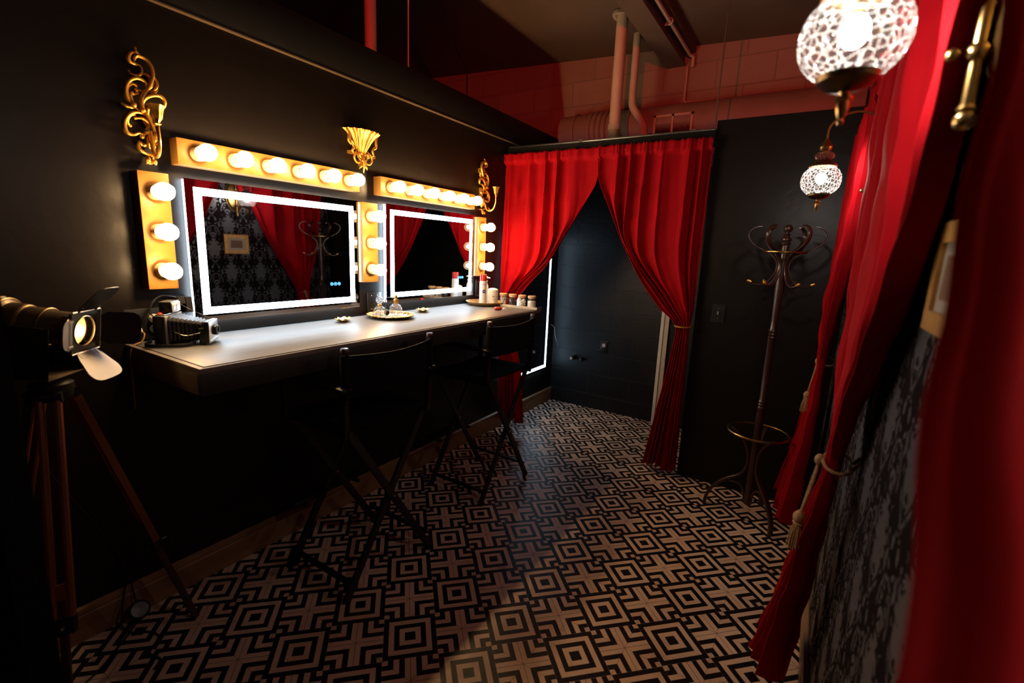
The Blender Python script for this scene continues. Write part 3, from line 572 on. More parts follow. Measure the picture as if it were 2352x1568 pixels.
def tieback(yc, z, xo, hl, label):
    t = thing('tasselled_tieback', label, 'tieback', (2.27, yc, z - 0.4), 'gold rope tiebacks on the side curtains')
    R_ = 0.038; cx_ = 2.232
    ring = [(cx_ + 0.031 * math.cos(a) * 1.08, yc + R_ * math.sin(a) * 1.1, z + 0.015 * math.sin(a)) for a in np.linspace(-2.9, 2.9, 26)]
    obj('rope_loop', rope([(2.278, yc - 0.02, z + 0.02)] + [(2 * cx_ - p[0], p[1], p[2]) for p in ring] + [(2.278, yc + 0.02, z + 0.02)], 0.0042), MT['rope'], t)
    kx, ky = cx_ - 0.040, yc + 0.01
    obj('knot', G().ball((kx, ky, z - 0.006), 0.013, (1, 1, 1.25)).ball((kx + 0.004, ky + 0.012, z - 0.012), 0.010), MT['rope'], t)
    bx, by, bz = kx - 0.020, ky + 0.03, z - hl
    obj('hanging_cord', rope([(kx, ky, z - 0.01), (kx - 0.008, ky + 0.02, z - hl * 0.5), (bx, by, bz + 0.02)], 0.0040), MT['rope'], t)
    obj('hanging_cord', rope([(kx, ky + 0.012, z - 0.012), (kx - 0.010, ky + 0.034, z - hl * 0.5), (bx, by + 0.004, bz + 0.02)], 0.0040), MT['rope'], t)
    ts = obj('tassel_head', G().ball((bx, by, bz), 0.019, (1, 1, 1.1)).lathe([(0.013, -0.022), (0.018, -0.016), (0.013, -0.010)], (bx, by, bz), seg=16, cap=False), MT['rope'], t)
    gg = G(); rs = random.Random(5)
    for k in range(90):
        a = rs.uniform(0, 2 * PI); r = 0.013 * math.sqrt(rs.random()); L = rs.uniform(0.085, 0.10); s_ = rs.uniform(1.2, 1.9)
        gg.tube([(bx + r * math.cos(a), by + r * math.sin(a), bz - 0.015), (bx + r * s_ * math.cos(a), by + r * s_ * math.sin(a), bz - 0.05), (bx + r * s_ * 1.15 * math.cos(a), by + r * s_ * 1.15 * math.sin(a), bz - L)], 0.0013, 4)
    obj('tassel_fringe', gg, MT['rope'], ts)
tieback(1.447, 0.975, 0, 0.20, 'gold rope tieback with hanging tassel on the curtain between the globe lamps')
tieback(2.857, 0.995, 0, 0.20, 'gold rope tieback on the curtain behind the coat rack')

# ============================================================ VANITY WALL
RY = Matrix.Rotation(PI / 2, 3, 'Y')        # lathe axis z -> +x
def light_bar(y0, y1, z0, z1, n, horiz, label, grp):
    cy, cz = (y0 + y1) / 2, (z0 + z1) / 2
    t = thing('vanity_light_bar', label, 'light bar', (0.0, cy, z0), grp)
    obj('backplate', G().b2((0.0005, y0, z0), (0.058, y1, z1), bev=0.002), MT['bar'], t)
    for k in range(n):
        f = (k + 0.5) / n
        if horiz: by, bz = y0 + (y1 - y0) * f, cz
        else: by, bz = cy, z1 - (z1 - z0) * f
        obj('socket', G().lathe([(0.0275, 0.0), (0.0275, 0.026), (0.025, 0.031), (0.0195, 0.031), (0.0195, 0.008)], (0.058, by, bz), RY, seg=24, cap=False), MT['socket'], t)
        c = 0.058 + 0.068
        bu = obj('bulb', G().lathe([(0.013, 0.010), (0.0135, 0.034), (0.017, 0.041), (0.026, 0.053), (0.0312, 0.066), (0.032, 0.076), (0.0295, 0.089), (0.022, 0.100), (0.011, 0.1065), (0.0, 0.108)], (0.058, by, bz), RY, seg=24, cap=False), MT['bulbglass'], t)
        obj('filament', G().lathe([(0.0005, 0.056), (0.007, 0.059), (0.012, 0.066), (0.014, 0.075), (0.012, 0.084), (0.0005, 0.092)], (0.058, by, bz), RY, seg=12, cap=False), MT['fil'], bu)
        obj('stem', G().lathe([(0.010, 0.004), (0.010, 0.028), (0.0065, 0.032), (0.0055, 0.041)], (0.058, by, bz), RY, seg=14), MT['plastic_white'], bu)
B1 = 'wide gold six-bulb light bars above the mirrors'; B2 = 'upright gold three-bulb light bars beside the mirrors'
light_bar(0.888, 1.728, 1.750, 1.845, 6, True, 'long gold bar of six bulbs above the large left mirror', B1)
light_bar(1.870, 2.725, 1.752, 1.850, 6, True, 'long gold bar of six bulbs above the right mirror', B1)
light_bar(0.755, 0.852, 1.290, 1.709, 3, False, 'upright gold bar of three bulbs at the far left of the mirrors', B2)
light_bar(1.742, 1.847, 1.281, 1.702, 3, False, 'upright gold bar of three bulbs between the two mirrors', B2)
light_bar(2.773, 2.867, 1.290, 1.706, 3, False, 'upright gold bar of three bulbs right of the second mirror', B2)

def led_mirror(y0, y1, z0, z1, label, ledm, bw=0.029, inset=0.030, buttons=True, cat='mirror'):
    t = thing('led_mirror', label, cat, (0.0, (y0 + y1) / 2, z0))
    X = 0.034
    obj('back_case', G().b2((0.0008, y0 + 0.03, z0 + 0.03), (0.018, y1 - 0.03, z1 - 0.03)), MT['plastic_gray'], t)
    # glowing frosted rim behind the glass
    gg = G()
    for a, b_ in (((0.006, y0 + 0.004, z0 + 0.004), (0.030, y0 + 0.010, z1 - 0.004)), ((0.006, y1 - 0.010, z0 + 0.004), (0.030, y1 - 0.004, z1 - 0.004)),
                  ((0.006, y0 + 0.010, z0 + 0.004), (0.030, y1 - 0.010, z0 + 0.010)), ((0.006, y0 + 0.010, z1 - 0.010), (0.030, y1 - 0.010, z1 - 0.004))): gg.b2(a, b_)
    obj('glowing_rim', gg, MT['ledrim'] if buttons else MT['led3'], t)
    obj('mirror_glass', G().b2((0.0302, y0, z0), (X, y1, z1)), MT['mirror'], t)
    a0, a1, c0, c1 = y0 + inset, y1 - inset, z0 + inset, z1 - inset; gg = G(); e = X + 0.0002; f = X + 0.0008
    gg.b2((e, a0, c0), (f, a0 + bw, c1)).b2((e, a1 - bw, c0), (f, a1, c1)).b2((e, a0 + bw, c0), (f, a1 - bw, c0 + bw)).b2((e, a0 + bw, c1 - bw), (f, a1 - bw, c1))
    obj('light_strip', gg, ledm, t)
    if buttons:
        for k in range(3):
            by, bz = a1 - bw - 0.116 + k * 0.022, c0 + bw + 0.072
            gg = G().tube([(X + 0.001, by + 0.0078 * math.cos(a), bz + 0.0078 * math.sin(a)) for a in np.linspace(0, 2 * PI, 20, endpoint=False)], 0.0010, 6, closed=True)
            if k == 0: gg.b2((X + 0.0006, by - 0.003, bz - 0.003), (X + 0.0012, by + 0.003, bz + 0.003))
            elif k == 1: gg.b2((X + 0.0006, by - 0.001, bz - 0.004), (X + 0.0012, by + 0.001, bz + 0.004)).b2((X + 0.0006, by - 0.003, bz - 0.001), (X + 0.0012, by + 0.003, bz + 0.001))
            else: gg.tube([(X + 0.001, by + 0.003 * math.cos(a), bz + 0.003 * math.sin(a)) for a in np.linspace(2.2, 7.2, 12)], 0.0008, 5).b2((X + 0.0006, by - 0.0006, bz), (X + 0.0012, by + 0.0006, bz + 0.0045))
            obj('touch_button', gg, MT['ledblue'], t, label='blue glowing touch button')
MT['ledrim'] = emit_mat('led_rim', (0.66, 0.85, 1.0), LED_E * 1.1)
led_mirror(0.912, 1.733, 1.147, 1.706, 'large left rectangular mirror with a glowing white border strip', MT['led'])
led_mirror(1.930, 2.764, 1.153, 1.714, 'right rectangular mirror with a glowing white border strip', MT['led'])
led_mirror(3.36, 3.985, 0.36, 1.62, 'tall lit mirror on the wall beyond the counter, past the red curtain', MT['led3'], bw=0.028, inset=0.022, buttons=False)

# ---- carved gold sconces
SC = {
  'a' : [(-0.007, 0.157), (-0.004, 0.166), (0.003, 0.173), (0.014, 0.173), (0.028, 0.168), (0.038, 0.155), (0.042, 0.14), (0.042, 0.121), (0.036, 0.101), (0.027, 0.08), (0.016, 0.061), (0.006, 0.043), (0.0, 0.023), (0.002, 0.005), (0.009, -0.009), (0.018, -0.026), (0.025, -0.043), (0.032, -0.063), (0.036, -0.084), (0.033, -0.107), (0.026, -0.13)] ,
  'b' : [(-0.001, 0.196), (-0.002, 0.187), (0.003, 0.181), (0.012, 0.177)] ,
  'c' : [(-0.009, 0.147), (-0.017, 0.145), (-0.024, 0.152), (-0.025, 0.162), (-0.019, 0.174), (-0.01, 0.18), (0.001, 0.18)] ,
  'd' : [(-0.004, 0.145), (0.007, 0.143), (0.012, 0.133), (0.009, 0.119), (-0.001, 0.108), (-0.013, 0.106), (-0.023, 0.109), (-0.026, 0.117)] ,
  'e' : [(0.016, 0.119), (0.026, 0.119), (0.032, 0.111), (0.035, 0.098)] ,
  'f' : [(-0.008, 0.061), (0.009, 0.062), (0.019, 0.07), (0.021, 0.086), (0.014, 0.096), (0.0, 0.1), (-0.016, 0.096), (-0.031, 0.084), (-0.041, 0.066), (-0.044, 0.044), (-0.04, 0.025), (-0.031, 0.012), (-0.02, 0.002), (-0.007, -0.008), (0.009, -0.015)] ,
  'g' : [(-0.009, 0.075), (-0.018, 0.078), (-0.03, 0.071), (-0.038, 0.059), (-0.039, 0.041), (-0.035, 0.024), (-0.027, 0.011), (-0.016, 0.0)] ,
  'h' : [(-0.006, 0.052), (-0.019, 0.044), (-0.026, 0.049), (-0.029, 0.036), (-0.025, 0.024), (-0.02, 0.007)] ,
  'i' : [(-0.058, 0.008), (-0.048, 0.0), (-0.035, -0.002), (-0.023, -0.002)] ,
  'j' : [(0.049, 0.12), (0.055, 0.104), (0.054, 0.09), (0.044, 0.074), (0.031, 0.065)] ,
  'j2' : [(0.046, 0.1), (0.036, 0.083), (0.026, 0.067)] ,
  'k' : [(0.057, 0.081), (0.048, 0.07), (0.038, 0.063), (0.023, 0.056)] ,
  'l' : [(0.005, 0.016), (0.004, 0.026), (0.011, 0.039), (0.025, 0.05), (0.042, 0.057), (0.057, 0.057), (0.068, 0.049), (0.07, 0.036), (0.067, 0.024), (0.059, 0.019)] ,
  'm' : [(0.046, 0.016), (0.037, 0.02), (0.024, 0.014), (0.014, 0.003), (0.013, -0.011), (0.018, -0.023)] ,
  'n' : [(0.009, -0.017), (-0.005, -0.013), (-0.02, -0.014), (-0.037, -0.023), (-0.049, -0.037), (-0.057, -0.054), (-0.058, -0.07), (-0.054, -0.085), (-0.043, -0.092), (-0.029, -0.09), (-0.016, -0.082), (-0.005, -0.085)] ,
  'o' : [(-0.039, -0.062), (-0.047, -0.054), (-0.046, -0.041), (-0.037, -0.029), (-0.023, -0.022)] ,
  'p' : [(-0.024, -0.036), (-0.014, -0.031), (0.0, -0.03), (0.012, -0.038), (0.021, -0.047)] ,
  'q' : [(-0.005, -0.09), (0.003, -0.078), (0.016, -0.075), (0.017, -0.086), (0.011, -0.1), (0.012, -0.119), (0.021, -0.131)] ,
  'r' : [(0.023, -0.076), (0.03, -0.091), (0.025, -0.114), (0.018, -0.129)] ,
  's' : [(-0.002, -0.119), (-0.01, -0.121), (-0.014, -0.116), (-0.018, -0.113), (-0.023, -0.123), (-0.019, -0.136), (-0.008, -0.145), (0.006, -0.15), (0.019, -0.151)] ,
  't' : [(0.0, -0.165), (0.007, -0.161), (0.008, -0.18), (0.018, -0.165), (0.021, -0.151)] ,
}
RAD = dict(a=0.0072, b=0.0045, c=0.0055, d=0.0045, e=0.006, f=0.0058, g=0.0048, h=0.0045, i=0.0052, j=0.0042, j2=0.0035, k=0.0038, l=0.0068, m=0.0062, n=0.0062, o=0.005, p=0.005, q=0.007, r=0.0055, s=0.006, t=0.0055)
def carved_sconce(loc, label, sgn):
    t = thing('carved_candle_sconce', label, 'candle sconce', loc, 'carved gold candle sconces')
    X0, Y0, Z0 = loc
    def W(y, z, x): return (X0 + x, Y0 + sgn * y, Z0 + z)
    g1 = G(); g2 = G()
    for kk, pts in SC.items():
        P = smoothpts([(p[0], p[1], 0) for p in pts], 5); n = len(P); r = RAD[kk]
        rad = [r * (0.62 + 0.5 * math.sin(PI * min(1, i / (n - 1) * 1.05)) ** 0.8) for i in range(n)]
        big = kk in 'afln'
        Q = [W(p.x, p.y, 0.014 + (0.008 if big else 0.004) * math.sin(PI * i / (n - 1)) + (0.006 if kk in 'lm' else 0)) for i, p in enumerate(P)]
        g1.tube(Q, rad, 10, flat=(1.25, 0.85), up=(1, 0, 0))
        # a raised rib along each scroll
        g1.tube([(q[0] + r * 0.9, q[1], q[2]) for q in Q], [v * 0.35 for v in rad], 6)
        for e_, s_ in ((0, 1.25), (-1, 1.15)):
            if kk in 'cdfgohqsbn': g1.ball(Q[e_], r * s_, seg=10, rings=8)
    # wall plate so the scrolls stand off the wall
    g1.ball(W(0.018, -0.03, 0.008), 0.016, (0.6, 1, 1.6), seg=12, rings=8).b2(W(0.012, -0.06, -0.0095), W(0.024, 0.0, 0.008))
    g1.b2(W(0.034, 0.10, -0.0095), W(0.042, 0.13, 0.012)).b2(W(0.004, -0.155, -0.0095), W(0.014, -0.145, 0.012))
    obj('scrollwork', g1, MT['gold'], t, smooth=60)
    # acanthus leaves around the middle
    for (y, z, a) in ((0.006, -0.012, 2.2), (0.03, -0.045, 0.6), (0.028, -0.075, -0.3), (-0.016, 0.004, 2.8), (0.036, -0.10, -1.2), (0.004, -0.165, -2.0), (0.014, -0.165, -1.0)):
        pl = [W(y + 0.022 * s_ * math.cos(a) , z + 0.022 * s_ * math.sin(a), 0.022 + 0.006 * math.sin(s_ * 3)) for s_ in np.linspace(0, 1, 7)]
        g2 = G(); g2.tube(pl, [0.0016, 0.0055, 0.0075, 0.0066, 0.006, 0.0035, 0.0012], 8, flat=(0.6, 1.2), up=(1, 0, 0)); obj('acanthus_leaf', g2, MT['gold'], t, smooth=60)
    # candle arm reaching out from the wall, then up to a flower cup
    A_ = smoothpts([W(0.018, -0.070, 0.018), W(0.014, -0.11, 0.036), W(0.012, -0.148, 0.052), W(0.010, -0.160, 0.078), W(0.006, -0.145, 0.108), W(0.003, -0.110, 0.122), W(0.002, -0.075, 0.124), W(0.002, -0.060, 0.124)], 6)
    obj('candle_arm', G().tube(A_, [0.0075 - 0.003 * i / len(A_) for i in range(len(A_))], 10).tube([W(0.010, -0.158, 0.086), W(0.014, -0.145, 0.075), W(0.014, -0.135, 0.068)], [0.004, 0.003, 0.001], 8), MT['gold'], t)
    cc = W(0.002, -0.058, 0.124)
    obj('candle_cup', G().lathe([(0.006, -0.004), (0.011, 0.0), (0.006, 0.005), (0.008, 0.010), (0.013, 0.018), (0.016, 0.035), (0.019, 0.050), (0.026, 0.060), (0.024, 0.061), (0.015, 0.048), (0.012, 0.02)], cc, seg=30, flute=6, fd=0.10, cap=False), MT['gold'], t)
carved_sconce((0.010, 0.80, 1.92), 'tall carved gold sconce high on the black wall above the left light bar', 1)
carved_sconce((0.010, 2.87, 1.915), 'carved gold sconce with its candle arm out, next to the doorway curtain', -1)

t = thing('shell_wall_pocket', 'small gold fluted shell bracket between the two mirrors, above them', 'wall bracket', (0.0, 1.785, 1.875))
RH = Matrix.Rotation(-PI / 2, 3, 'Z')
prof = [(0.012, 0.0), (0.020, 0.02), (0.034, 0.05), (0.052, 0.085), (0.075, 0.118), (0.092, 0.130), (0.094, 0.134), (0.086, 0.136), (0.066, 0.112), (0.044, 0.08), (0.026, 0.04)]
obj('fluted_cup', G().lathe(prof, (0.001, 1.785, 1.925), RH, seg=64, flute=18, fd=0.055, sq=(1.12, 0.92), arc=0.5), MT['gold'], t, smooth=50)
gg = G()
for s_ in (-1, 1):
    Y = lambda y: 1.785 + s_ * y
    for P, r in (([(0.018, Y(0.102), 2.055), (0.022, Y(0.088), 2.03), (0.020, Y(0.09), 2.0), (0.02, Y(0.074), 1.985)], 0.007), ([(0.02, Y(0.08), 2.0), (0.024, Y(0.062), 1.975), (0.02, Y(0.068), 1.955), (0.018, Y(0.052), 1.945)], 0.006),
                 ([(0.02, Y(0.03), 1.965), (0.024, Y(0.05), 1.95), (0.022, Y(0.058), 1.925), (0.02, Y(0.045), 1.905), (0.02, Y(0.026), 1.903), (0.02, Y(0.016), 1.915), (0.02, Y(0.026), 1.925)], 0.0055),
                 ([(0.022, Y(0.006), 1.945), (0.03, Y(0.024), 1.95), (0.028, Y(0.028), 1.935), (0.026, Y(0.018), 1.93)], 0.005)):
        Q = smoothpts(P, 5); gg.tube(Q, [r * (0.6 + 0.5 * math.sin(PI * i / (len(Q) - 1))) for i in range(len(Q))], 8)
    gg.tube([(0.02, Y(0.002), 1.90), (0.024, Y(0.018), 1.885), (0.02, Y(0.027), 1.872)], [0.006, 0.007, 0.0015], 8)
gg.tube([(0.024, 1.785, 1.93), (0.03, 1.785, 1.90), (0.022, 1.785, 1.855)], [0.008, 0.009, 0.002], 8).ball((0.026, 1.785, 1.915), 0.011, (0.8, 1.3, 0.7)).b2((0.0, 1.77, 1.89), (0.018, 1.80, 1.95)).b2((0.0, 1.70, 1.94), (0.02, 1.87, 1.955))
obj('scroll_bracket', gg, MT['gold'], t, smooth=60)

# ---- counter
t = thing('makeup_counter', 'long wall-mounted grey brown counter under the mirrors', 'counter', (0.27, 1.77, 0.99))
CZ = 1.09
obj('countertop', G().b2((0.0008, 0.682, CZ - 0.020), (0.55, 2.86, CZ - 0.003), bev=0.001), MT['cedge'], t)
obj('top_sheet', G().b2((0.0008, 0.700, CZ - 0.003), (0.538, 2.86, CZ), bev=0.0008), MT['ctop'], t, label='smooth grey-brown sheet laid over the top')
obj('apron', G().b2((0.530, 0.682, 0.998), (0.5495, 2.86, CZ - 0.020), bev=0.001), MT['capron'], t)
obj('end_board', G().b2((0.0008, 0.6825, 0.998), (0.5295, 0.701, CZ - 0.020), bev=0.001), MT['cedge'], t)
obj('end_board', G().b2((0.0008, 2.842, 0.998), (0.5295, 2.8595, CZ - 0.020), bev=0.001), MT['capron'], t)
obj('wall_cleat', G().b2((0.0008, 0.705, 1.02), (0.03, 2.84, CZ - 0.0205)), MT['capron'], t)

# ---- outlets on the black wall
def receptacle(g_, y, z, x=0.0065):
    g_.lathe([(0.0165, -0.001), (0.0165, 0.002), (0.0155, 0.0028)], (x, y, z), RY, seg=22, sq=(1.0, 1.0))
def outlet_plate(y0, y1, z0, z1, label, kind='quad'):
    t = thing('outlet_plate', label, 'outlet plate', (0, (y0 + y1) / 2, z0))
    obj('plate', G().b2((0.0005, y0, z0), (0.0062, y1, z1), bev=0.0015), MT['plastic_black'], t)
    if kind == 'quad':
        for y in (y0 + (y1 - y0) * 0.27, y0 + (y1 - y0) * 0.73):
            for z in (z0 + (z1 - z0) * 0.33, z0 + (z1 - z0) * 0.67):
                g_ = G(); receptacle(g_, y, z); r_ = obj('receptacle', g_, MT['plastic_white'], t)
                obj('slots', G().b2((0.0086, y - 0.0075, z - 0.001), (0.0096, y - 0.0055, z + 0.008)).b2((0.0086, y + 0.0055, z - 0.001), (0.0096, y + 0.0075, z + 0.008)).ball((0.0090, y, z - 0.008), 0.0024, (0.3, 1, 1)), MT['dark'], r_)
    else:
        for y in (y0 + 0.030, y1 - 0.030):
            for z in (z0 + 0.018, z1 - 0.018): obj('screw', G().ball((0.0062, y, z), 0.0032, (0.4, 1, 1), seg=12, rings=6), MT['steel'], t)
    return t
outlet_plate(0.687, 0.812, 1.098, 1.214, 'black four-socket outlet plate behind the old bellows camera')
outlet_plate(1.811, 1.913, 1.104, 1.217, 'blank black cover plate with four screws between the mirrors', 'blank')
outlet_plate(2.832, 2.872, 1.125, 1.262, 'narrow black outlet plate behind the spray can', 'blank')
t = thing('wall_plug', 'round white plug in the upper right socket behind the bellows camera', 'plug', (0.02, 0.778, 1.16))
obj('plug_body', G().lathe([(0.015, 0.0), (0.017, 0.006), (0.016, 0.018), (0.011, 0.026), (0.007, 0.028)], (0.0098, 0.778, 1.1757), RY, seg=22), MT['plastic_white'], t)
obj('plug_cord', G().tube(smoothpts([(0.036, 0.778, 1.1757), (0.048, 0.765, 1.186), (0.05, 0.752, 1.205), (0.045, 0.765, 1.24), (0.03, 0.80, 1.262), (0.03, 0.84, 1.256), (0.033, 0.858, 1.247)]), 0.0024, 8), MT['plastic_black'], t)
t = thing('wall_plug', 'flat plug with a brown cord running down behind the counter end', 'plug', (0.02, 0.72, 1.12))
obj('plug_body', G().box((0.020, 0.7207, 1.133), (0.020, 0.024, 0.020), bev=0.005), MT['plastic_white'], t)
obj('plug_cord', G().tube(smoothpts([(0.030, 0.7207, 1.133), (0.050, 0.727, 1.125), (0.055, 0.715, 1.10), (0.058, 0.690, 1.09), (0.060, 0.676, 1.06), (0.058, 0.674, 0.99), (0.05, 0.674, 0.85)]), 0.0028, 8, flat=(1.6, 0.8)), MT['rope'], t)
def adapter(y, z, h, label):
    t = thing('power_adapter', label, 'power adapter', (0.0, y, z), 'upright plug adapters behind the camera')
    obj('adapter_case', G().prism([(0.0005, z), (0.052, z + 0.004), (0.044, z + h), (0.0005, z + h)], y - 0.011, y + 0.011, 'y'), MT['plastic_black'], t)
    gg = G()
    for k in range(5): gg.b2((0.010, y + 0.011, z + 0.008 + k * 0.0065), (0.044, y + 0.0122, z + 0.0105 + k * 0.0065))
    obj('side_panel', G().prism([(0.006, z + 0.004), (0.049, z + 0.006), (0.042, z + h - 0.003), (0.006, z + h - 0.003)], y + 0.011, y + 0.0118, 'y'), MT['plastic_gray'], t, label='grey ribbed side')
    obj('side_ribs', gg, MT['plastic_black'], t)
adapter(0.862, 1.226, 0.030, 'short dark block standing behind the camera viewfinder, left of the ribbed one')
adapter(0.888, 1.190, 0.064, 'upright ribbed plug adapter on the wall against the left mirror edge')

# ---- bellows camera (local frame: +y looks out of the lens)
t = thing('bellows_camera', 'old folding instant camera with extended black bellows on the counter end', 'camera', (0.11, 0.83, CZ + 0.0004))
th = math.atan2(0.68, 0.73)
ax_ = Vector((math.sin(th), math.cos(th), 0)); bx_ = Vector((math.cos(th), -math.sin(th), 0))
MC = frame_from(bx_, ax_, (0, 0, 1), (0.094, 0.787, CZ + 0.0008))
def co(name, g_, m_, parent=None, **k): return obj(name, g_.xf(MC), m_, parent or t, **k)
body = co('camera_body', G().box((0, 0, 0.056), (0.150, 0.036, 0.112), bev=0.006), MT['plastic_black'])
co('body_front_plate', G().box((0, 0.0205, 0.056), (0.146, 0.006, 0.108), bev=0.002), MT['plastic_gray'], body, label='grey metal front edge')
co('top_plate', G().box((0, 0.002, 0.1135), (0.120, 0.030, 0.003), bev=0.001), MT['steel'], body)
co('shutter_button', G().lathe([(0.008, 0.112), (0.009, 0.116), (0.006, 0.120), (0.0, 0.121)], (0.040, -0.004, 0.0), seg=16), MT['red_button'], body, label='red round button')
vf = co('viewfinder', G().box((0.0, 0.012, 0.1375), (0.074, 0.040, 0.040), bev=0.003), MT['plastic_black'])
co('viewfinder_front', G().box((0.0, 0.033, 0.1375), (0.070, 0.004, 0.034), bev=0.001), MT['casing'], vf, label='cream viewfinder face')
co('viewfinder_window', G().box((0.020, 0.0355, 0.1375), (0.012, 0.002, 0.016)).box((-0.012, 0.0355, 0.1375), (0.020, 0.002, 0.018)), MT['lens'], vf)
co('viewfinder_top', G().box((0, 0.012, 0.1582), (0.072, 0.038, 0.0012)), MT['steel'], vf)
# bellows: pleated frustum
gg = G(); N_ = 9; rows = []
for i in range(2 * N_ + 1):
    f = i / (2 * N_); y = 0.024 + 0.108 * f; w_ = 0.062 - 0.030 * f; h0 = 0.100 - 0.038 * f; zc = 0.056 - 0.006 * f
    e = 0.004 if i % 2 else -0.002; w_ += e; hh = h0 / 2 + e; cch = 0.012 - 0.004 * f
    rows.append([(w_ - cch, zc + hh), (w_, zc + hh - cch), (w_, zc - hh + cch), (w_ - cch, zc - hh), (-w_ + cch, zc - hh), (-w_, zc - hh + cch), (-w_, zc + hh - cch), (-w_ + cch, zc + hh)])
    for (a, b_) in rows[-1]: gg.v.append((a, y, b_))
for i in range(2 * N_):
    for k in range(8): gg.f.append((i * 8 + k, i * 8 + (k + 1) % 8, (i + 1) * 8 + (k + 1) % 8, (i + 1) * 8 + k))
gg.f.append(tuple(range(8))); gg.f.append(tuple(range(2 * N_ * 8, 2 * N_ * 8 + 8)))
co('bellows', gg, MT['bellows'], smooth=10)
fs_ = co('front_standard', G().box((0, 0.141, 0.046), (0.098, 0.016, 0.082), bev=0.003), MT['plastic_black'])
co('front_face', G().box((0, 0.1505, 0.046), (0.096, 0.004, 0.080), bev=0.0015), MT['steel'], fs_, label='brushed grey face')
co('face_ridge', G().box((0, 0.1535, 0.012), (0.094, 0.004, 0.003)).box((0, 0.1535, 0.018), (0.094, 0.004, 0.0015)), MT['steel'], fs_)
RXm = Matrix.Rotation(-PI / 2, 3, 'X')
ln = co('lens_barrel', G().lathe([(0.020, 0.0), (0.020, 0.010), (0.017, 0.014), (0.013, 0.014), (0.011, 0.008)], (-0.004, 0.1525, 0.050), RXm, seg=28, cap=False), MT['plastic_black'])
co('lens_glass', G().lathe([(0.0, 0.010), (0.008, 0.0095), (0.0125, 0.007)], (-0.004, 0.1525, 0.050), RXm, seg=24, cap=False), MT['crystal'], ln)
co('sensor_window', G().lathe([(0.004, 0), (0.004, 0.003), (0.0, 0.0032)], (-0.034, 0.1525, 0.062), RXm, seg=14), MT['lens'], fs_)
co('folding_strut', G().tube(smoothpts([(0.060, 0.03, 0.060), (0.058, 0.075, 0.038), (0.056, 0.125, 0.048)]), 0.0013, 6).tube([(0.04, 0.03, 0.006), (0.035, 0.13, 0.004)], 0.0018, 6).tube([(-0.04, 0.03, 0.006), (-0.035, 0.13, 0.004)], 0.0018, 6), MT['steel'])
co('shutter_cable', G().tube(smoothpts([(-0.02, 0.034, 0.150), (-0.022, 0.07, 0.125), (-0.02, 0.10, 0.110), (-0.01, 0.145, 0.089)]), 0.0012, 6), MT['plastic_black'])
co('front_foot', G().box((0.046, 0.128, 0.032), (0.006, 0.022, 0.064), bev=0.002), MT['plastic_black'], fs_)
gg = G(); P = smoothpts([(0.06, 0.745, CZ + 0.0085), (0.12, 0.700, CZ + 0.009), (0.165, 0.718, CZ + 0.008), (0.200, 0.76, CZ + 0.0075), (0.215, 0.80, CZ + 0.0075), (0.205, 0.83, CZ + 0.012), (0.185, 0.835, CZ + 0.0085)], 8)
obj('neck_strap', gg.tube(P, 1.0, 8, flat=(0.0065, 0.0012), up=(0, 0, 1)), MT['plastic_black'], t)

# ---- small things on the counter
def leaf_dish(y, x, sz, label, rot):
    t = thing('leaf_dish', label, 'dish', (x, y, CZ), 'small gold leaf-shaped dishes')
    gg = G(); n = 40; rings = [(0.0, 0.006), (0.5, 0.005), (0.8, 0.009), (1.0, 0.016)]; vs = []
    for r, z in rings:
        for k in range(n):
            a = 2 * PI * k / n; q = r * sz * (1 + 0.10 * math.cos(7 * a) + 0.04 * math.cos(13 * a + 1)) * (1 if r > 0 else 0) + (1e-5 if r == 0 else 0)
            X_, Y_ = 0.72 * q * math.cos(a), 1.05 * q * math.sin(a)
            vs.append((x + X_ * math.cos(rot) - Y_ * math.sin(rot), y + X_ * math.sin(rot) + Y_ * math.cos(rot), CZ + 0.001 + z + (0.004 * math.sin(7 * a) if r == 1 else 0)))
    gg.add(vs, [(i * n + k, i * n + (k + 1) % n, (i + 1) * n + (k + 1) % n, (i + 1) * n + k) for i in range(3) for k in range(n)])
    obj('dish_bowl', gg, MT['goldleaf'], t, solid=0.003, smooth=30)
    obj('dish_foot', G().lathe([(sz * 0.4, 0.0006), (sz * 0.45, 0.004)], (x, y, CZ), seg=20), MT['goldleaf'], t)
leaf_dish(1.565, 0.105, 0.048, 'small gold leaf dish on the counter left of the perfume tray', 0.5)
leaf_dish(2.150, 0.110, 0.050, 'small gold leaf dish on the counter right of the perfume tray', 0.4)
t = thing('ornate_tray', 'round gold ornate tray carrying two crystal perfume bottles', 'tray', (0.155, 1.845, CZ))
prof = [(0.0, 0.003), (0.085, 0.003), (0.098, 0.006), (0.118, 0.012), (0.134, 0.019), (0.130, 0.021), (0.112, 0.014), (0.095, 0.009), (0.084, 0.006), (0.0, 0.006)]
obj('tray_body', G().lathe([(max(r, 1e-5), z) for r, z in prof], (0.155, 1.845, CZ), seg=96, flute=16, fd=0.018, cap=False), MT['brass'], t)
gg = G()
for k in range(34):
    a = 2 * PI * k / 34; r = 0.116 + 0.006 * (k % 2); gg.ball((0.155 + r * math.cos(a), 1.845 + r * math.sin(a), CZ + 0.0165), 0.009, (1.1, 1.1, 0.7), seg=8, rings=6)
for k in range(17):
    a = 2 * PI * (k + 0.3) / 17; P = smoothpts([(0.155 + (0.100 + 0.018 * s_) * math.cos(a + 0.12 * math.sin(s_ * 4)), 1.845 + (0.100 + 0.018 * s_) * math.sin(a + 0.12 * math.sin(s_ * 4)), CZ + 0.011 + 0.008 * s_) for s_ in (0, .4, .8, 1.2)], 3); gg.tube(P, 0.003, 6)
obj('relief_border', gg, MT['goldleaf'], t)
ZT = CZ + 0.0062
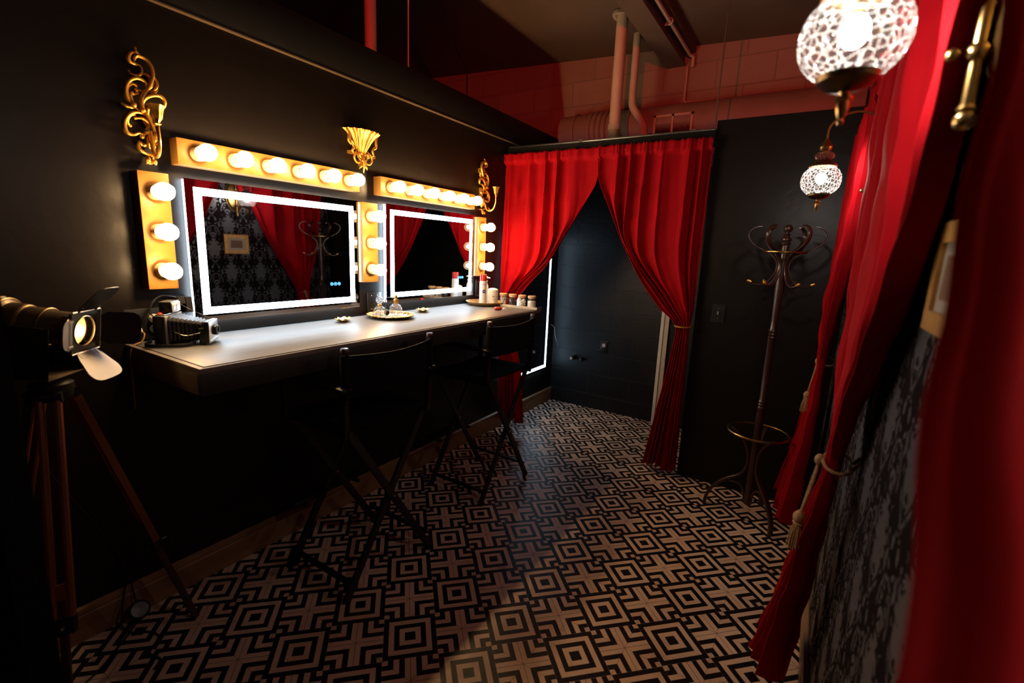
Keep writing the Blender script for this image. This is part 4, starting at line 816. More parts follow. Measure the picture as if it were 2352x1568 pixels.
t = thing('perfume_bottle', 'round ribbed crystal perfume bottle with a faceted glass stopper, on the gold tray', 'perfume bottle', (0.135, 1.783, ZT))
c = (0.135, 1.783, ZT)
obj('flask', G().lathe([(0.012, 0.0), (0.022, 0.003), (0.030, 0.014), (0.0335, 0.029), (0.030, 0.045), (0.020, 0.057), (0.010, 0.062), (0.010, 0.066)], c, seg=48, flute=16, fd=0.035), MT['crystal'], t)
obj('collar', G().lathe([(0.011, 0.064), (0.012, 0.066), (0.011, 0.071), (0.008, 0.073)], c, seg=20), MT['gold'], t)
obj('stopper', G().lathe([(0.006, 0.072), (0.016, 0.080), (0.021, 0.090), (0.019, 0.102), (0.012, 0.110), (0.004, 0.113)], c, seg=8), MT['crystal'], t, smooth=15)
t = thing('perfume_atomizer', 'round diamond-cut crystal atomizer with gold spray head, on the gold tray', 'perfume bottle', (0.150, 1.888, ZT))
c = (0.150, 1.888, ZT)
obj('flask', G().lathe([(0.016, 0.0), (0.026, 0.003), (0.034, 0.016), (0.0365, 0.032), (0.033, 0.048), (0.022, 0.062), (0.012, 0.068), (0.011, 0.072)], c, seg=48, flute=14, fd=0.02), MT['crystal'], t)
obj('spray_head', G().lathe([(0.012, 0.070), (0.013, 0.072), (0.012, 0.092), (0.006, 0.095), (0.006, 0.104), (0.009, 0.106), (0.009, 0.113), (0.003, 0.117)], c, seg=20).tube([(0.150, 1.888, ZT + 0.109), (0.135, 1.873, ZT + 0.109)], 0.003, 8), MT['gold'], t)
obj('squeeze_tube', G().tube(smoothpts([(0.137, 1.876, ZT + 0.100), (0.115, 1.852, ZT + 0.097), (0.110, 1.846, ZT + 0.06), (0.118, 1.848, ZT + 0.025)]), 0.003, 8), MT['plastic_black'], t)
obj('squeeze_bulb', G().ball((0.122, 1.846, ZT + 0.0185), 0.0155, (1, 1, 1.12)), MT['plastic_black'], t)

PZ = CZ + 0.012
t = thing('round_plate', 'wide shallow gold plate holding toiletries at the far end of the counter', 'plate', (0.140, 2.765, CZ))
PC = (0.140, 2.765)
obj('plate_body', G().lathe([(1e-5, 0.0006), (0.100, 0.0006), (0.112, 0.005), (0.124, 0.014), (0.136, 0.025), (0.137, 0.027), (0.131, 0.027), (0.120, 0.018), (0.108, 0.009), (0.100, 0.0065), (1e-5, 0.0065)], (PC[0], PC[1], CZ), seg=56, cap=False), MT['goldleaf'], t)
Z1 = CZ + 0.0067
# spray can
c = (0.160, 2.710, Z1); t = thing('spray_can', 'tall white spray can with red cap and blue round badge on the gold plate', 'spray can', c)
obj('can_body', G().lathe([(0.023, 0.0), (0.0255, 0.002), (0.0255, 0.158), (0.0235, 0.168), (0.021, 0.172)], c, seg=32), MT['plastic_white'], t)
obj('cap', G().lathe([(0.0232, 0.168), (0.0236, 0.172), (0.0236, 0.208), (0.021, 0.213), (1e-5, 0.214)], c, seg=32), MT['red_plastic'], t)
vd = Vector((2.1055 - c[0], -c[1], 0)).normalized(); sd = Vector((0, 0, 1)).cross(vd)
def on_can(c_, r, zc, size_r, m_, name, parent, da=0.35, asp=1.0, rect=None):
    gg = G(); vs = []; n = 24; base = math.atan2(vd.y, vd.x) + da
    vs.append((c_[0] + (r + 0.0006) * math.cos(base), c_[1] + (r + 0.0006) * math.sin(base), c_[2] + zc))
    for k in range(n):
        a = 2 * PI * k / n
        if rect: u_, v_ = rect[0] * (1 if math.cos(a) > 0 else -1) * min(1, abs(math.cos(a)) * 1.5), rect[1] * max(-1, min(1, math.sin(a) * 1.5))
        else: u_, v_ = size_r * math.cos(a), size_r * math.sin(a)
        vs.append((c_[0] + (r + 0.0006) * math.cos(base + u_ / r), c_[1] + (r + 0.0006) * math.sin(base + u_ / r), c_[2] + zc + v_))
    gg.add(vs, [(0, 1 + k, 1 + (k + 1) % n) for k in range(n)]); return obj(name, gg, m_, parent)
bd = on_can(c, 0.0255, 0.096, 0.0125, MT['blue'], 'badge', t, 0.30)
ang = math.atan2(vd.y, vd.x) + 0.30; nd = Vector((math.cos(ang), math.sin(ang), 0)); tdv = Vector((0, 0, 1)).cross(nd)
text_mesh('NIVEA', 0.0068, MT['plastic_white'], bd, frame_from(tdv, (0, 0, 1), nd, Vector(c) + nd * 0.0266 + Vector((0, 0, 0.096))))
on_can(c, 0.0255, 0.148, 0, MT['blue'], 'printed_stripe', t, 0.25, rect=(0.011, 0.0012)); on_can(c, 0.0255, 0.142, 0, MT['blue'], 'printed_stripe', t, 0.15, rect=(0.008, 0.0010))
# white wipes pack
c = (0.195, 2.782, Z1); t = thing('wipes_canister', 'short wide cream tub with dark lettering, on the gold plate in front', 'tub', c)
obj('tub_body', G().lathe([(0.034, 0.0), (0.037, 0.003), (0.037, 0.100), (0.036, 0.104)], c, seg=36), MT['plastic_white'], t)
obj('folded_top', G().lathe([(0.036, 0.103), (0.037, 0.106), (0.030, 0.112), (0.014, 0.117), (1e-5, 0.118)], c, seg=12), MT['plastic_white'], t, smooth=15)
ang = math.atan2(vd.y, vd.x) + 0.38; nd = Vector((math.cos(ang), math.sin(ang), 0)); tdv = Vector((0, 0, 1)).cross(nd)
text_mesh('No Tu', 0.014, MT['ink'], t, frame_from(tdv, (0, 0, 1), nd, Vector(c) + nd * 0.0376 + Vector((0, 0, 0.060))))
for k in range(4): on_can(c, 0.037, 0.040 - k * 0.007 - (0.004 if k > 1 else 0), 0, MT['ink'], 'small_print', t, 0.38, rect=(0.010 if k < 2 else 0.006, 0.0008))
# pump bottle behind
c = (0.105, 2.812, Z1); t = thing('pump_bottle', 'pink and white pump bottle standing behind the spray can', 'bottle', c)
obj('bottle_body', G().lathe([(0.022, 0.0), (0.024, 0.003), (0.024, 0.125), (0.016, 0.145), (0.012, 0.150)], c, seg=28), MT['plastic_white'], t)
obj('pump_head', G().lathe([(0.014, 0.148), (0.018, 0.152), (0.018, 0.166), (0.006, 0.168), (0.006, 0.176), (0.020, 0.180), (0.021, 0.190), (0.012, 0.194)], c, seg=24).box((c[0] + 0.024, c[1] + 0.006, c[2] + 0.184), (0.026, 0.010, 0.008), bev=0.003), MT['plastic_white'], t)
# razor/sharpener like red clip
t = thing('hair_clip', 'small shiny red clip with thin wire pins lying near the counter edge', 'hair clip', (0.385, 2.60, CZ))
obj('clip_body', G().box((0.372, 2.590, CZ + 0.0112), (0.026, 0.052, 0.021), Matrix.Rotation(-0.55, 3, 'Z'), bev=0.008), MT['red_plastic'], t)
gg = G()
for a, L in ((0.2, 0.055), (-0.5, 0.05), (0.8, 0.045), (1.5, 0.035), (-1.1, 0.03)):
    gg.tube([(0.388, 2.612, CZ + 0.014), (0.388 + 0.5 * L * math.cos(a + .5), 2.612 + 0.5 * L * math.sin(a + .5), CZ + 0.016), (0.388 + L * math.cos(a + .5), 2.612 + L * math.sin(a + .5), CZ + 0.003)], 0.0011, 5)
gg.tube([(0.390, 2.61, CZ + 0.012), (0.34, 2.665, CZ + 0.032), (0.315, 2.69, CZ + 0.040)], 0.0013, 5)
obj('wire_pins', gg, MT['steel'], t)
# jar tray with four jars
A0 = Vector((0.235, 2.810, 0)); A1 = Vector((0.545, 2.826, 0)); dv = (A1 - A0).normalized(); nv = Vector((-dv.y, dv.x, 0)); mid = (A0 + A1) / 2
t = thing('jar_riser', 'pale wood strip tray at the end of the counter under four jars', 'tray', (mid.x, mid.y, CZ))
MR = Matrix((dv, nv, Vector((0, 0, 1)))).transposed()
obj('tray_base', G().box((mid.x, mid.y, CZ + 0.0055), (0.325, 0.068, 0.010), MR, bev=0.001), MT['plastic_white'], t)
obj('tray_lip', G().box(tuple(mid - nv * 0.0325 + Vector((0, 0, CZ + 0.009))), (0.325, 0.005, 0.017), MR, bev=0.001), MT['mat_board'], t)
obj('tray_end', G().box(tuple(A1 + dv * 0.008 + Vector((0, 0, CZ + 0.009))), (0.006, 0.066, 0.017), MR, bev=0.001), MT['cedge'], t)
ZJ = CZ + 0.0108
def jar(k, label, kind):
    p = A0 + dv * (0.030 + 0.076 * k); c_ = (p.x, p.y + 0.004, ZJ)
    t = thing('storage_jar', label, 'jar', c_, 'glass jars with wooden lids at the counter end')
    gj = obj('jar_glass', G().lathe([(0.026, 0.0), (0.030, 0.003), (0.0308, 0.012), (0.0308, 0.052), (0.026, 0.060), (0.0255, 0.066)], c_, seg=28, cap=False), MT['jarglass'], t)
    obj('wooden_lid', G().lathe([(0.0235, 0.060), (0.0235, 0.066), (0.0285, 0.0665), (0.0285, 0.078), (0.027, 0.080), (1e-5, 0.0802)], c_, seg=28), MT['cork'], t)
    rs = random.Random(k + 3)
    if kind == 'swab':
        gg = G()
        for i in range(46):
            a = rs.uniform(0, 2 * PI); r = 0.022 * math.sqrt(rs.random()); a2 = rs.uniform(0, 2 * PI); r2 = 0.023 * math.sqrt(rs.random()); h = rs.uniform(0.040, 0.054)
            p1 = (c_[0] + r * math.cos(a), c_[1] + r * math.sin(a), c_[2] + 0.006); p2 = (c_[0] + r2 * math.cos(a2), c_[1] + r2 * math.sin(a2), c_[2] + h)
            gg.tube([p1, p2], 0.0014, 5).ball(p2, 0.0030, (1, 1, 1.5), seg=7, rings=5)
        obj('cotton_swabs', gg, MT['cotton'], t, kind='stuff')
    elif kind == 'dark':
        gg = G()
        for i in range(9):
            zc = c_[2] + 0.008 + i * 0.0048; gg.tube([(c_[0] + 0.020 * math.cos(a), c_[1] + 0.020 * math.sin(a), zc + 0.002 * math.sin(2 * a + i)) for a in np.linspace(0, 2 * PI, 18, endpoint=False)], 0.0036, 6, closed=True)
        obj('hair_ties', gg, MT['darkstuff'], t, kind='stuff')
    elif kind == 'balls':
        gg = G()
        for i in range(15):
            a = i * 2.4; r = 0.014 if i % 5 else 0.004; gg.ball((c_[0] + r * math.cos(a), c_[1] + r * math.sin(a), c_[2] + 0.014 + 0.010 * (i // 4)), 0.0135, (1, 1, 0.9), seg=10, rings=8)
        obj('cotton_balls', gg, MT['cotton'], t, kind='stuff')
    else:
        gg = G()
        for i in range(10): gg.lathe([(0.027, 0.0), (0.028, 0.001), (0.028, 0.0028), (0.027, 0.0038)], (c_[0], c_[1], c_[2] + 0.004 + i * 0.0040), seg=24)
        obj('cotton_pads', gg, MT['cotton'], t, kind='stuff')
jar(0, 'jar of cotton swabs with a wooden lid, nearest the gold plate', 'swab')
jar(1, 'jar of dark hair ties with a wooden lid, second from the plate', 'dark')
jar(2, 'jar of white cotton balls with a wooden lid', 'balls')
jar(3, 'half-full jar of stacked cotton pads at the outer end of the tray', 'pads')

# ============================================================ GLOBE WALL LAMPS
def globe_lamp(y0, label, gx):
    gz = 1.806
    t = thing('globe_wall_lamp', label, 'wall lamp', (2.28, y0, 1.66), 'brass wall lamps with cut glass globes')
    RW = Matrix.Rotation(-PI / 2, 3, 'Y')
    obj('backplate', G().lathe([(0.076, 0.0), (0.078, 0.004), (0.066, 0.010), (0.062, 0.016), (0.045, 0.020), (1e-5, 0.021)], (2.2785, y0, 1.845), RW, seg=40, sq=(1.75, 1.0)), MT['brass'], t)
    obj('plate_screw', G().ball((2.257, y0, 1.925), 0.005, (0.6, 1, 1), seg=12, rings=8).ball((2.257, y0, 1.765), 0.005, (0.6, 1, 1), seg=12, rings=8), MT['brassdark'], t)
    rx = 2.247
    obj('stem_rod', G().lathe([(0.0072, 1.69), (0.0072, 1.985)], (rx, y0, 0), seg=18).ball((rx, y0, 1.682), 0.0125, (1, 1, 1.05)).lathe([(0.008, 1.692), (0.011, 1.696), (0.008, 1.701)], (rx, y0, 0), seg=18), MT['brass'], t)
    obj('cross_stub', G().tube([(rx, y0, 1.765), (2.262, y0, 1.765)], 0.005, 10).ball((rx, y0, 1.765), 0.0125).ball((2.222, y0, 1.765), 0.008).ball((2.25, y0, 1.765), 0.0085, (0.6, 1, 1)), MT['brass'], t)
    obj('cross_stub', G().tube([(rx, y0, 1.90), (2.262, y0, 1.90)], 0.005, 10).ball((rx, y0, 1.90), 0.0115).ball((2.25, y0, 1.82), 0.006), MT['brass'], t)
    arc = [(rx, y0, 1.98)] + [((rx + gx) / 2 + (rx - gx) / 2 * math.cos(a), y0, 1.985 + 0.066 * math.sin(a)) for a in np.linspace(0.05, PI - 0.12, 22)] + [(gx, y0, 1.955)]
    obj('curved_arm', G().tube(arc, 0.0042, 10), MT['brass'], t)
    obj('coupler', G().lathe([(0.006, 1.962), (0.009, 1.955), (0.012, 1.946), (0.020, 1.938), (0.022, 1.930), (0.018, 1.920), (0.012, 1.916)], (gx, y0, 0), seg=24), MT['brass'], t)
    obj('glass_bead', G().lathe([(0.012, 1.918), (0.026, 1.910), (0.033, 1.900), (0.030, 1.888), (0.018, 1.882)], (gx, y0, 0), seg=28, flute=10, fd=0.05), MT['amberglass'], t, label='ribbed amber glass ball')
    # cut glass globe: facets modelled as crossing grooves
    gg = G(); n1, n2 = 72, 30; vs = []
    for j in range(n2 + 1):
        ph = 0.42 + (PI - 0.80) * j / n2
        for k in range(n1):
            a = 2 * PI * k / n1
            q = min(abs(((a * 12 / (2 * PI) + ph * 2.4) % 1) - 0.5), abs(((a * 12 / (2 * PI) - ph * 2.4) % 1) - 0.5))
            r = 0.0695 * (1 - 0.018 * (0.5 - q))
            rr = r * (math.sin(ph) ** 0.75); vs.append((gx + rr * math.cos(a), y0 + rr * math.sin(a), gz + 0.058 * math.cos(ph)))
    gg.add(vs, [(j * n1 + k, j * n1 + (k + 1) % n1, (j + 1) * n1 + (k + 1) % n1, (j + 1) * n1 + k) for j in range(n2) for k in range(n1)])
    gl = obj('glass_globe', gg, MT['cutglass'], t, smooth=25)
    obj('bulb', G().ball((gx, y0, gz + 0.008), 0.0185, (1, 1, 1.2)), MT['globe_fil'], t)
    obj('bulb_holder', G().lathe([(0.012, gz + 0.038), (0.012, gz + 0.078)], (gx, y0, 0), seg=18), MT['brass'], t)
    obj('top_cap', G().lathe([(0.012, 1.884), (0.030, 1.879), (0.046, 1.866), (0.048, 1.858)], (gx, y0, 0), seg=28, cap=False), MT['brassdark'], t)
    obj('bottom_cap', G().lathe([(0.040, 1.756), (0.038, 1.748), (0.026, 1.739), (0.008, 1.734)], (gx, y0, 0), seg=32), MT['brassdark'], t)
    obj('finial', G().lathe([(0.008, 1.736), (0.006, 1.730), (0.011, 1.728), (0.012, 1.724), (0.008, 1.721), (0.009, 1.714), (0.006, 1.702), (0.0035, 1.698), (0.005, 1.694), (0.0035, 1.690), (1e-4, 1.689)], (gx, y0, 0), seg=22), MT['brass'], t)
MT['amberglass'] = thin_glass('amber_bead_glass', (0.75, 0.45, 0.35), facets=0.6, scale=120, extra=0.2)
globe_lamp(0.88, 'large near brass wall lamp with a cut glass globe, cropped by the picture top', 2.109)
globe_lamp(2.285, 'small far brass wall lamp with a cut glass globe, hanging above the coat rack', 2.083)

def picture(y0, y1, z0, z1, label):
    t = thing('picture_frame', label, 'picture frame', (2.28, (y0 + y1) / 2, z0), 'small gilt frames on the damask wall')
    wd = 0.030; X0 = 2.2795; X1 = 2.266
    for nm, P in (('frame_rail', [(y0, z0), (y1, z0), (y1 - wd, z0 + wd), (y0 + wd, z0 + wd)]), ('frame_rail', [(y0, z1), (y1, z1), (y1 - wd, z1 - wd), (y0 + wd, z1 - wd)]),
                  ('frame_stile', [(y0, z0), (y0 + wd, z0 + wd), (y0 + wd, z1 - wd), (y0, z1)]), ('frame_stile', [(y1, z0), (y1 - wd, z0 + wd), (y1 - wd, z1 - wd), (y1, z1)])):
        obj(nm, G().prism(P, X1, X0, 'x'), MT['frame'], t)
    obj('mat_board', G().b2((2.272, y0 + wd - 0.002, z0 + wd - 0.002), (2.275, y1 - wd + 0.002, z1 - wd + 0.002)), MT['mat_board'], t)
    obj('print', G().b2((2.2712, y0 + 0.053, z0 + 0.049), (2.2718, y1 - 0.053, z1 - 0.049)), MT['print_brown'], t, label='plain brown rectangle in the middle')
    obj('glazing', G().b2((2.2685, y0 + wd - 0.001, z0 + wd - 0.001), (2.2692, y1 - wd + 0.001, z1 - wd + 0.001)), MT['glazing'], t)
picture(0.790, 0.998, 1.394, 1.557, 'small gilt picture frame half hidden by the nearest red curtain')
picture(2.170, 2.378, 1.352, 1.515, 'small gilt picture frame under the far globe lamp, seen in the left mirror')

# ============================================================ COAT RACK
cx, cy = 1.968, 2.90
t = thing('coat_rack', 'dark bentwood coat rack with brass ring in front of the black wall', 'coat rack', (cx, cy, 0))
prof = [(0.006, 0.085), (0.020, 0.088), (0.021, 0.10), (0.021, 0.50), (0.0215, 0.62)]
z = 0.62
for zz in (0.70, 1.10):
    prof += [(0.0195, zz - 0.03), (0.0225, zz - 0.022), (0.0175, zz - 0.014), (0.0225, zz - 0.004), (0.0175, zz + 0.004), (0.0225, zz + 0.014), (0.018, zz + 0.022)]
prof += [(0.0165, 1.18), (0.0215, 1.32), (0.0225, 1.40), (0.020, 1.44), (0.0195, 1.50), (0.018, 1.56), (0.0165, 1.570), (0.0215, 1.576), (0.0225, 1.583), (0.017, 1.589), (0.0235, 1.597), (0.0235, 1.604), (0.015, 1.612), (0.012, 1.620), (0.016, 1.625), (0.009, 1.632), (0.010, 1.638)]
prof = sorted(prof, key=lambda p: p[1])
obj('pole', G().lathe(prof, (cx, cy, 0), seg=28), MT['walnut'], t)
obj('ball_finial', G().ball((cx, cy, 1.656), 0.0215, (1, 1, 0.98), seg=28, rings=16), MT['walnut'], t)
HP = [(0.150, 1.376), (0.128, 1.363), (0.095, 1.361), (0.062, 1.380), (0.038, 1.415), (0.028, 1.455), (0.036, 1.492), (0.066, 1.522), (0.105, 1.545), (0.145, 1.568), (0.173, 1.598), (0.180, 1.628), (0.165, 1.652), (0.140, 1.664), (0.118, 1.666)]
for k in range(6):
    a = math.radians(5 + 60 * k); ca, sa = math.cos(a), math.sin(a)
    P = smoothpts([(cx + r * ca, cy + r * sa, z) for r, z in HP], 4)
    h_ = obj('hook_arm', G().tube(P, [0.0062 * (0.75 if i < 4 or i > len(P) - 4 else 1) for i in range(len(P))], 10, flat=(0.75, 1.55), up=(ca, sa, 0)), MT['walnut'], t)
    r, z = HP[0]
    p0 = Vector((cx + r * ca, cy + r * sa, z)); d_ = Vector((ca, sa, 0.5)).normalized()
    obj('brass_tip', G().tube([p0 - d_ * 0.012, p0 + d_ * 0.003], 0.0078, 12).ball(p0 + d_ * 0.004, 0.0072), MT['gold'], h_, label='small brass end cap')
obj('brass_ring', G().tube([(cx + 0.098 * math.cos(a), cy + 0.098 * math.sin(a), 1.536) for a in np.linspace(0, 2 * PI, 48, endpoint=False)], 0.0052, 10, closed=True), MT['brass'], t)
ld = obj('umbrella_ring', G().tube([(cx + 0.155 * math.cos(a), cy + 0.155 * math.sin(a), 0.532) for a in np.linspace(0, 2 * PI, 64, endpoint=False)], 0.0065, 10, closed=True), MT['brass'], t, label='wide brass umbrella ring')
for (fx, fy) in ((1.734, 2.924), (2.106, 2.776), (2.03, 3.125)):
    a = math.atan2(fy - cy, fx - cx); R_ = math.hypot(fy - cy, fx - cx); ca, sa = math.cos(a), math.sin(a)
    LP = [(0.155, 0.527), (0.115, 0.515), (0.070, 0.475), (0.040, 0.42), (0.030, 0.36), (0.035, 0.30), (0.065, 0.25), (R_ * 0.55, 0.205), (R_ * 0.80, 0.145), (R_ * 0.96, 0.07), (R_, 0.001)]
    P = smoothpts([(cx + r * ca, cy + r * sa, z) for r, z in LP], 4)
    lg = obj('leg', G().tube(P, [0.009 if i < 20 else 0.0115 for i in range(len(P))], 10, flat=(0.8, 1.25), up=(ca, sa, 0)), MT['walnut'], t)
    BP = [(0.022, 0.10), (0.030, 0.165), (0.055, 0.195), (R_ * 0.52, 0.195), (R_ * 0.74, 0.155)]
    obj('brace', G().tube(smoothpts([(cx + r * ca, cy + r * sa, z) for r, z in BP], 5), 0.0065, 8), MT['walnut'], lg)

# ============================================================ DIRECTOR CHAIRS
def chair(cx, cy, label):
    t = thing('director_chair', label, 'chair', (cx, cy, 0), 'tall black folding director chairs')
    W = MT['blackwood']
    def P(x, y, z): return (cx + x, cy + y, z)
    def bar(name, a, b_, w_, d_, m_=W, parent=t, up=(1, 0, 0)): return obj(name, G().tube([P(*a), P(*b_)], 1.0, 8, flat=(w_, d_), up=up), m_, parent, smooth=30)
    for x, o in ((0.195, 0.0), (-0.195, 0.0)):
        for s_ in (-1, 1):
            xo = x + s_ * 0.011
            l = bar('leg', (xo, s_ * 0.245, 0.0), (xo, -s_ * 0.215, 0.735), 0.0095, 0.018)
            obj('foot_cap', G().tube([P(xo, s_ * 0.2445, 0.0008), P(xo, s_ * 0.232, 0.021)], 1.0, 8, flat=(0.011, 0.0195), up=(1, 0, 0)), MT['plastic_black'], l)
        obj('pivot_bolt', G().tube([P(x - 0.024, 0.0, 0.391), P(x + 0.024, 0.0, 0.391)], 0.006, 10), MT['steel'], t)
    for s_ in (-1, 1):
        bar('stretcher', (-0.20, s_ * 0.222, 0.075 + (0.02 if s_ > 0 else 0)), (0.20, s_ * 0.222, 0.075 + (0.02 if s_ > 0 else 0)), 0.007, 0.014, up=(0, 0, 1))
        bar('seat_rail', (-0.215, s_ * 0.222, 0.745), (0.215, s_ * 0.222, 0.745), 0.020, 0.012, up=(0, 0, 1))
        bar('arm_post', (-0.195, s_ * 0.238, 0.735), (-0.195, s_ * 0.238, 0.925), 0.016, 0.011)
        bp = bar('back_post', (0.195, s_ * 0.236, 0.735), (0.205, s_ * 0.236, 1.082), 0.014, 0.0125)
        obj('post_cap', G().lathe([(0.0125, 1.078), (0.0165, 1.081), (0.0165, 1.092), (0.013, 1.098), (1e-4, 1.100)], P(0.205, s_ * 0.236, 0), seg=20), MT['walnut'], bp, label='rounded brown cap')
        obj('armrest', G().box(P(-0.01, s_ * 0.240, 0.934), (0.46, 0.052, 0.018), bev=0.007), W, t)
        obj('bolt', G().ball(P(0.21, s_ * 0.222, 0.745), 0.0055, seg=10, rings=6).ball(P(-0.215, s_ * 0.222, 0.745), 0.0055, seg=10, rings=6), MT['steel'], t)
    # canvas seat with a sag, canvas back slung between the posts
    gg = G(); n = 14; vs = []
    for i in range(n + 1):
        for j in range(n + 1):
            x = -0.20 + 0.40 * i / n; y = -0.222 + 0.444 * j / n; vs.append(P(x, y, 0.767 - 0.022 * math.sin(PI * j / n) * (0.7 + 0.3 * math.sin(PI * i / n))))
    gg.add(vs, [(i * (n + 1) + j, (i + 1) * (n + 1) + j, (i + 1) * (n + 1) + j + 1, i * (n + 1) + j + 1) for i in range(n) for j in range(n)])
    obj('seat', gg, MT['canvas'], t, solid=0.004)
    gg = G(); vs = []
    for i in range(9):
        for j in range(n + 1):
            y = -0.236 + 0.472 * j / n; z = 0.895 + 0.172 * i / 8 - (0.010 * math.sin(PI * j / n) * (i / 8) if True else 0)
            vs.append(P(0.203 + 0.030 * math.sin(PI * j / n), y, z))
    gg.add(vs, [(i * (n + 1) + j, (i + 1) * (n + 1) + j, (i + 1) * (n + 1) + j + 1, i * (n + 1) + j + 1) for i in range(8) for j in range(n)])
    obj('backrest', gg, MT['canvas'], t, solid=0.004)
    for s_ in (-1, 1): obj('back_sleeve', G().lathe([(0.0175, 0.893), (0.0175, 1.068)], P(0.203, s_ * 0.236, 0), seg=18, cap=False), MT['canvas'], t)
    obj('top_piping', G().tube([P(0.205 + 0.030 * math.sin(PI * j / 16), -0.236 + 0.472 * j / 16, 1.068 - 0.010 * math.sin(PI * j / 16)) for j in range(17)], 0.0012, 6), MT['plastic_gray'], t, label='thin pale edge piping')
    obj('footrest', G().box(P(-0.262, 0.0, 0.285), (0.085, 0.40, 0.016), bev=0.006), W, t)
    for s_ in (-1, 1): obj('footrest_arm', G().b2(P(-0.29, s_ * 0.150 - 0.008, 0.262), P(-0.200, s_ * 0.150 + 0.008, 0.277)), W, t)
chair(0.452, 1.372, 'nearer tall black director chair facing the large left mirror')
chair(0.450, 2.330, 'farther tall black director chair, by the right mirror and the doorway curtain')

# ============================================================ SPOTLIGHT ON TRIPOD
Pc = Vector((0.335, 0.482, 1.205)); n_ = Vector((0.73, 0.68, -0.13)).normalized(); s1 = Vector((0, 0, 1)).cross(n_).normalized(); u_ = n_.cross(s1).normalized()
# local frame: x = s1 (away from the camera), y = up, z = beam direction
ML = frame_from(s1, u_, n_, Pc)
t = thing('tripod_spotlight', 'vintage black spotlight with barn doors on a wooden tripod', 'spotlight', (0.26, 0.41, 0))
def lo(name, g_, m_, parent=None, **k): return obj(name, g_.xf(ML), m_, parent or t, **k)
hs = lo('lamp_housing', G().lathe([(0.047, -0.022), (0.049, -0.028), (0.049, -0.085), (0.0525, -0.092), (0.0525, -0.135), (0.057, -0.142), (0.057, -0.180), (0.064, -0.186), (0.066, -0.192), (0.064, -0.198), (0.062, -0.204), (0.062, -0.262), (0.050, -0.285), (0.020, -0.296), (1e-4, -0.298)], seg=40, cap=False), MT['lampbody'], smooth=30)
lo('inner_reflector', G().lathe([(0.0455, -0.024), (0.0455, -0.05), (0.042, -0.052), (0.042, -0.085), (0.039, -0.088), (0.036, -0.12), (0.02, -0.15), (1e-4, -0.158)], seg=40, cap=False), MT['reflector'], hs, label='bright stepped reflector')
lo('lamp_bulb', G().ball((0.0, 0.004, -0.075), 0.011, (1, 1, 1.4)), MT['lamp_fil'], hs)
gg = G()
for zz in (-0.088, -0.139): gg.tube([(0.0535 * math.cos(a), 0.0535 * math.sin(a), zz) for a in np.linspace(0, 2 * PI, 40, endpoint=False)], 0.0022, 6, closed=True)
gg.tube([(0.0665 * math.cos(a), 0.0665 * math.sin(a), -0.190) for a in np.linspace(0, 2 * PI, 40, endpoint=False)], 0.003, 6, closed=True)
lo('housing_rib', gg, MT['brassdark'], hs)
lo('top_vent', G().box((0, 0.066, -0.225), (0.03, 0.010, 0.05), bev=0.003), MT['lampbody'], hs)
lo('side_knob', G().lathe([(0.012, 0), (0.014, 0.006), (0.014, 0.016), (0.010, 0.020)], (-0.062, -0.005, -0.16), Matrix.Rotation(-PI / 2, 3, 'Y'), seg=20), MT['blackmetal'], hs)
# square face plate with a round opening
gg = G(); K = 48; hw = 0.058
def sqp(a):
    c_, s_ = math.cos(a), math.sin(a); q = hw / max(abs(c_), abs(s_)); return (q * c_, q * s_)
vs = []
for zz in (0.0, -0.004):
    vs += [(*sqp(2 * PI * k / K + PI / 4), zz) for k in range(K)] + [(0.044 * math.cos(2 * PI * k / K + PI / 4), 0.044 * math.sin(2 * PI * k / K + PI / 4), zz) for k in range(K)]
fs = []
for k in range(K):
    j = (k + 1) % K
    fs += [(k, j, K + j, K + k), (2 * K + j, 2 * K + k, 3 * K + k, 3 * K + j), (k, 2 * K + k, 2 * K + j, j), (K + j, 3 * K + j, 3 * K + k, K + k)]
gg.add(vs, fs)
fp = lo('face_plate', gg, MT['blackmetal'])
lo('opening_ring', G().tube([(0.044 * math.cos(a), 0.044 * math.sin(a), 0.001) for a in np.linspace(0, 2 * PI, 40, endpoint=False)], 0.0014, 6, closed=True), MT['steel'], fp)
lo('plate_clip', G().box((0.045, 0.045, -0.014), (0.008, 0.004, 0.024)).box((-0.045, 0.045, -0.014), (0.008, 0.004, 0.024)).box((0.045, -0.045, -0.014), (0.008, 0.004, 0.024)).box((-0.045, -0.045, -0.014), (0.008, 0.004, 0.024)), MT['blackmetal'], fp)
gg = G()
for s_ in (-1, 1): gg.tube([(-0.058, s_ * 0.0605, 0.004), (0.058, s_ * 0.0605, 0.004)], 0.0026, 8)
for s_ in (-1, 1): gg.tube([(s_ * 0.0605, -0.058, 0.004), (s_ * 0.0605, 0.058, 0.004)], 0.0026, 8)
lo('hinge_rod', gg, MT['steel'], fp)
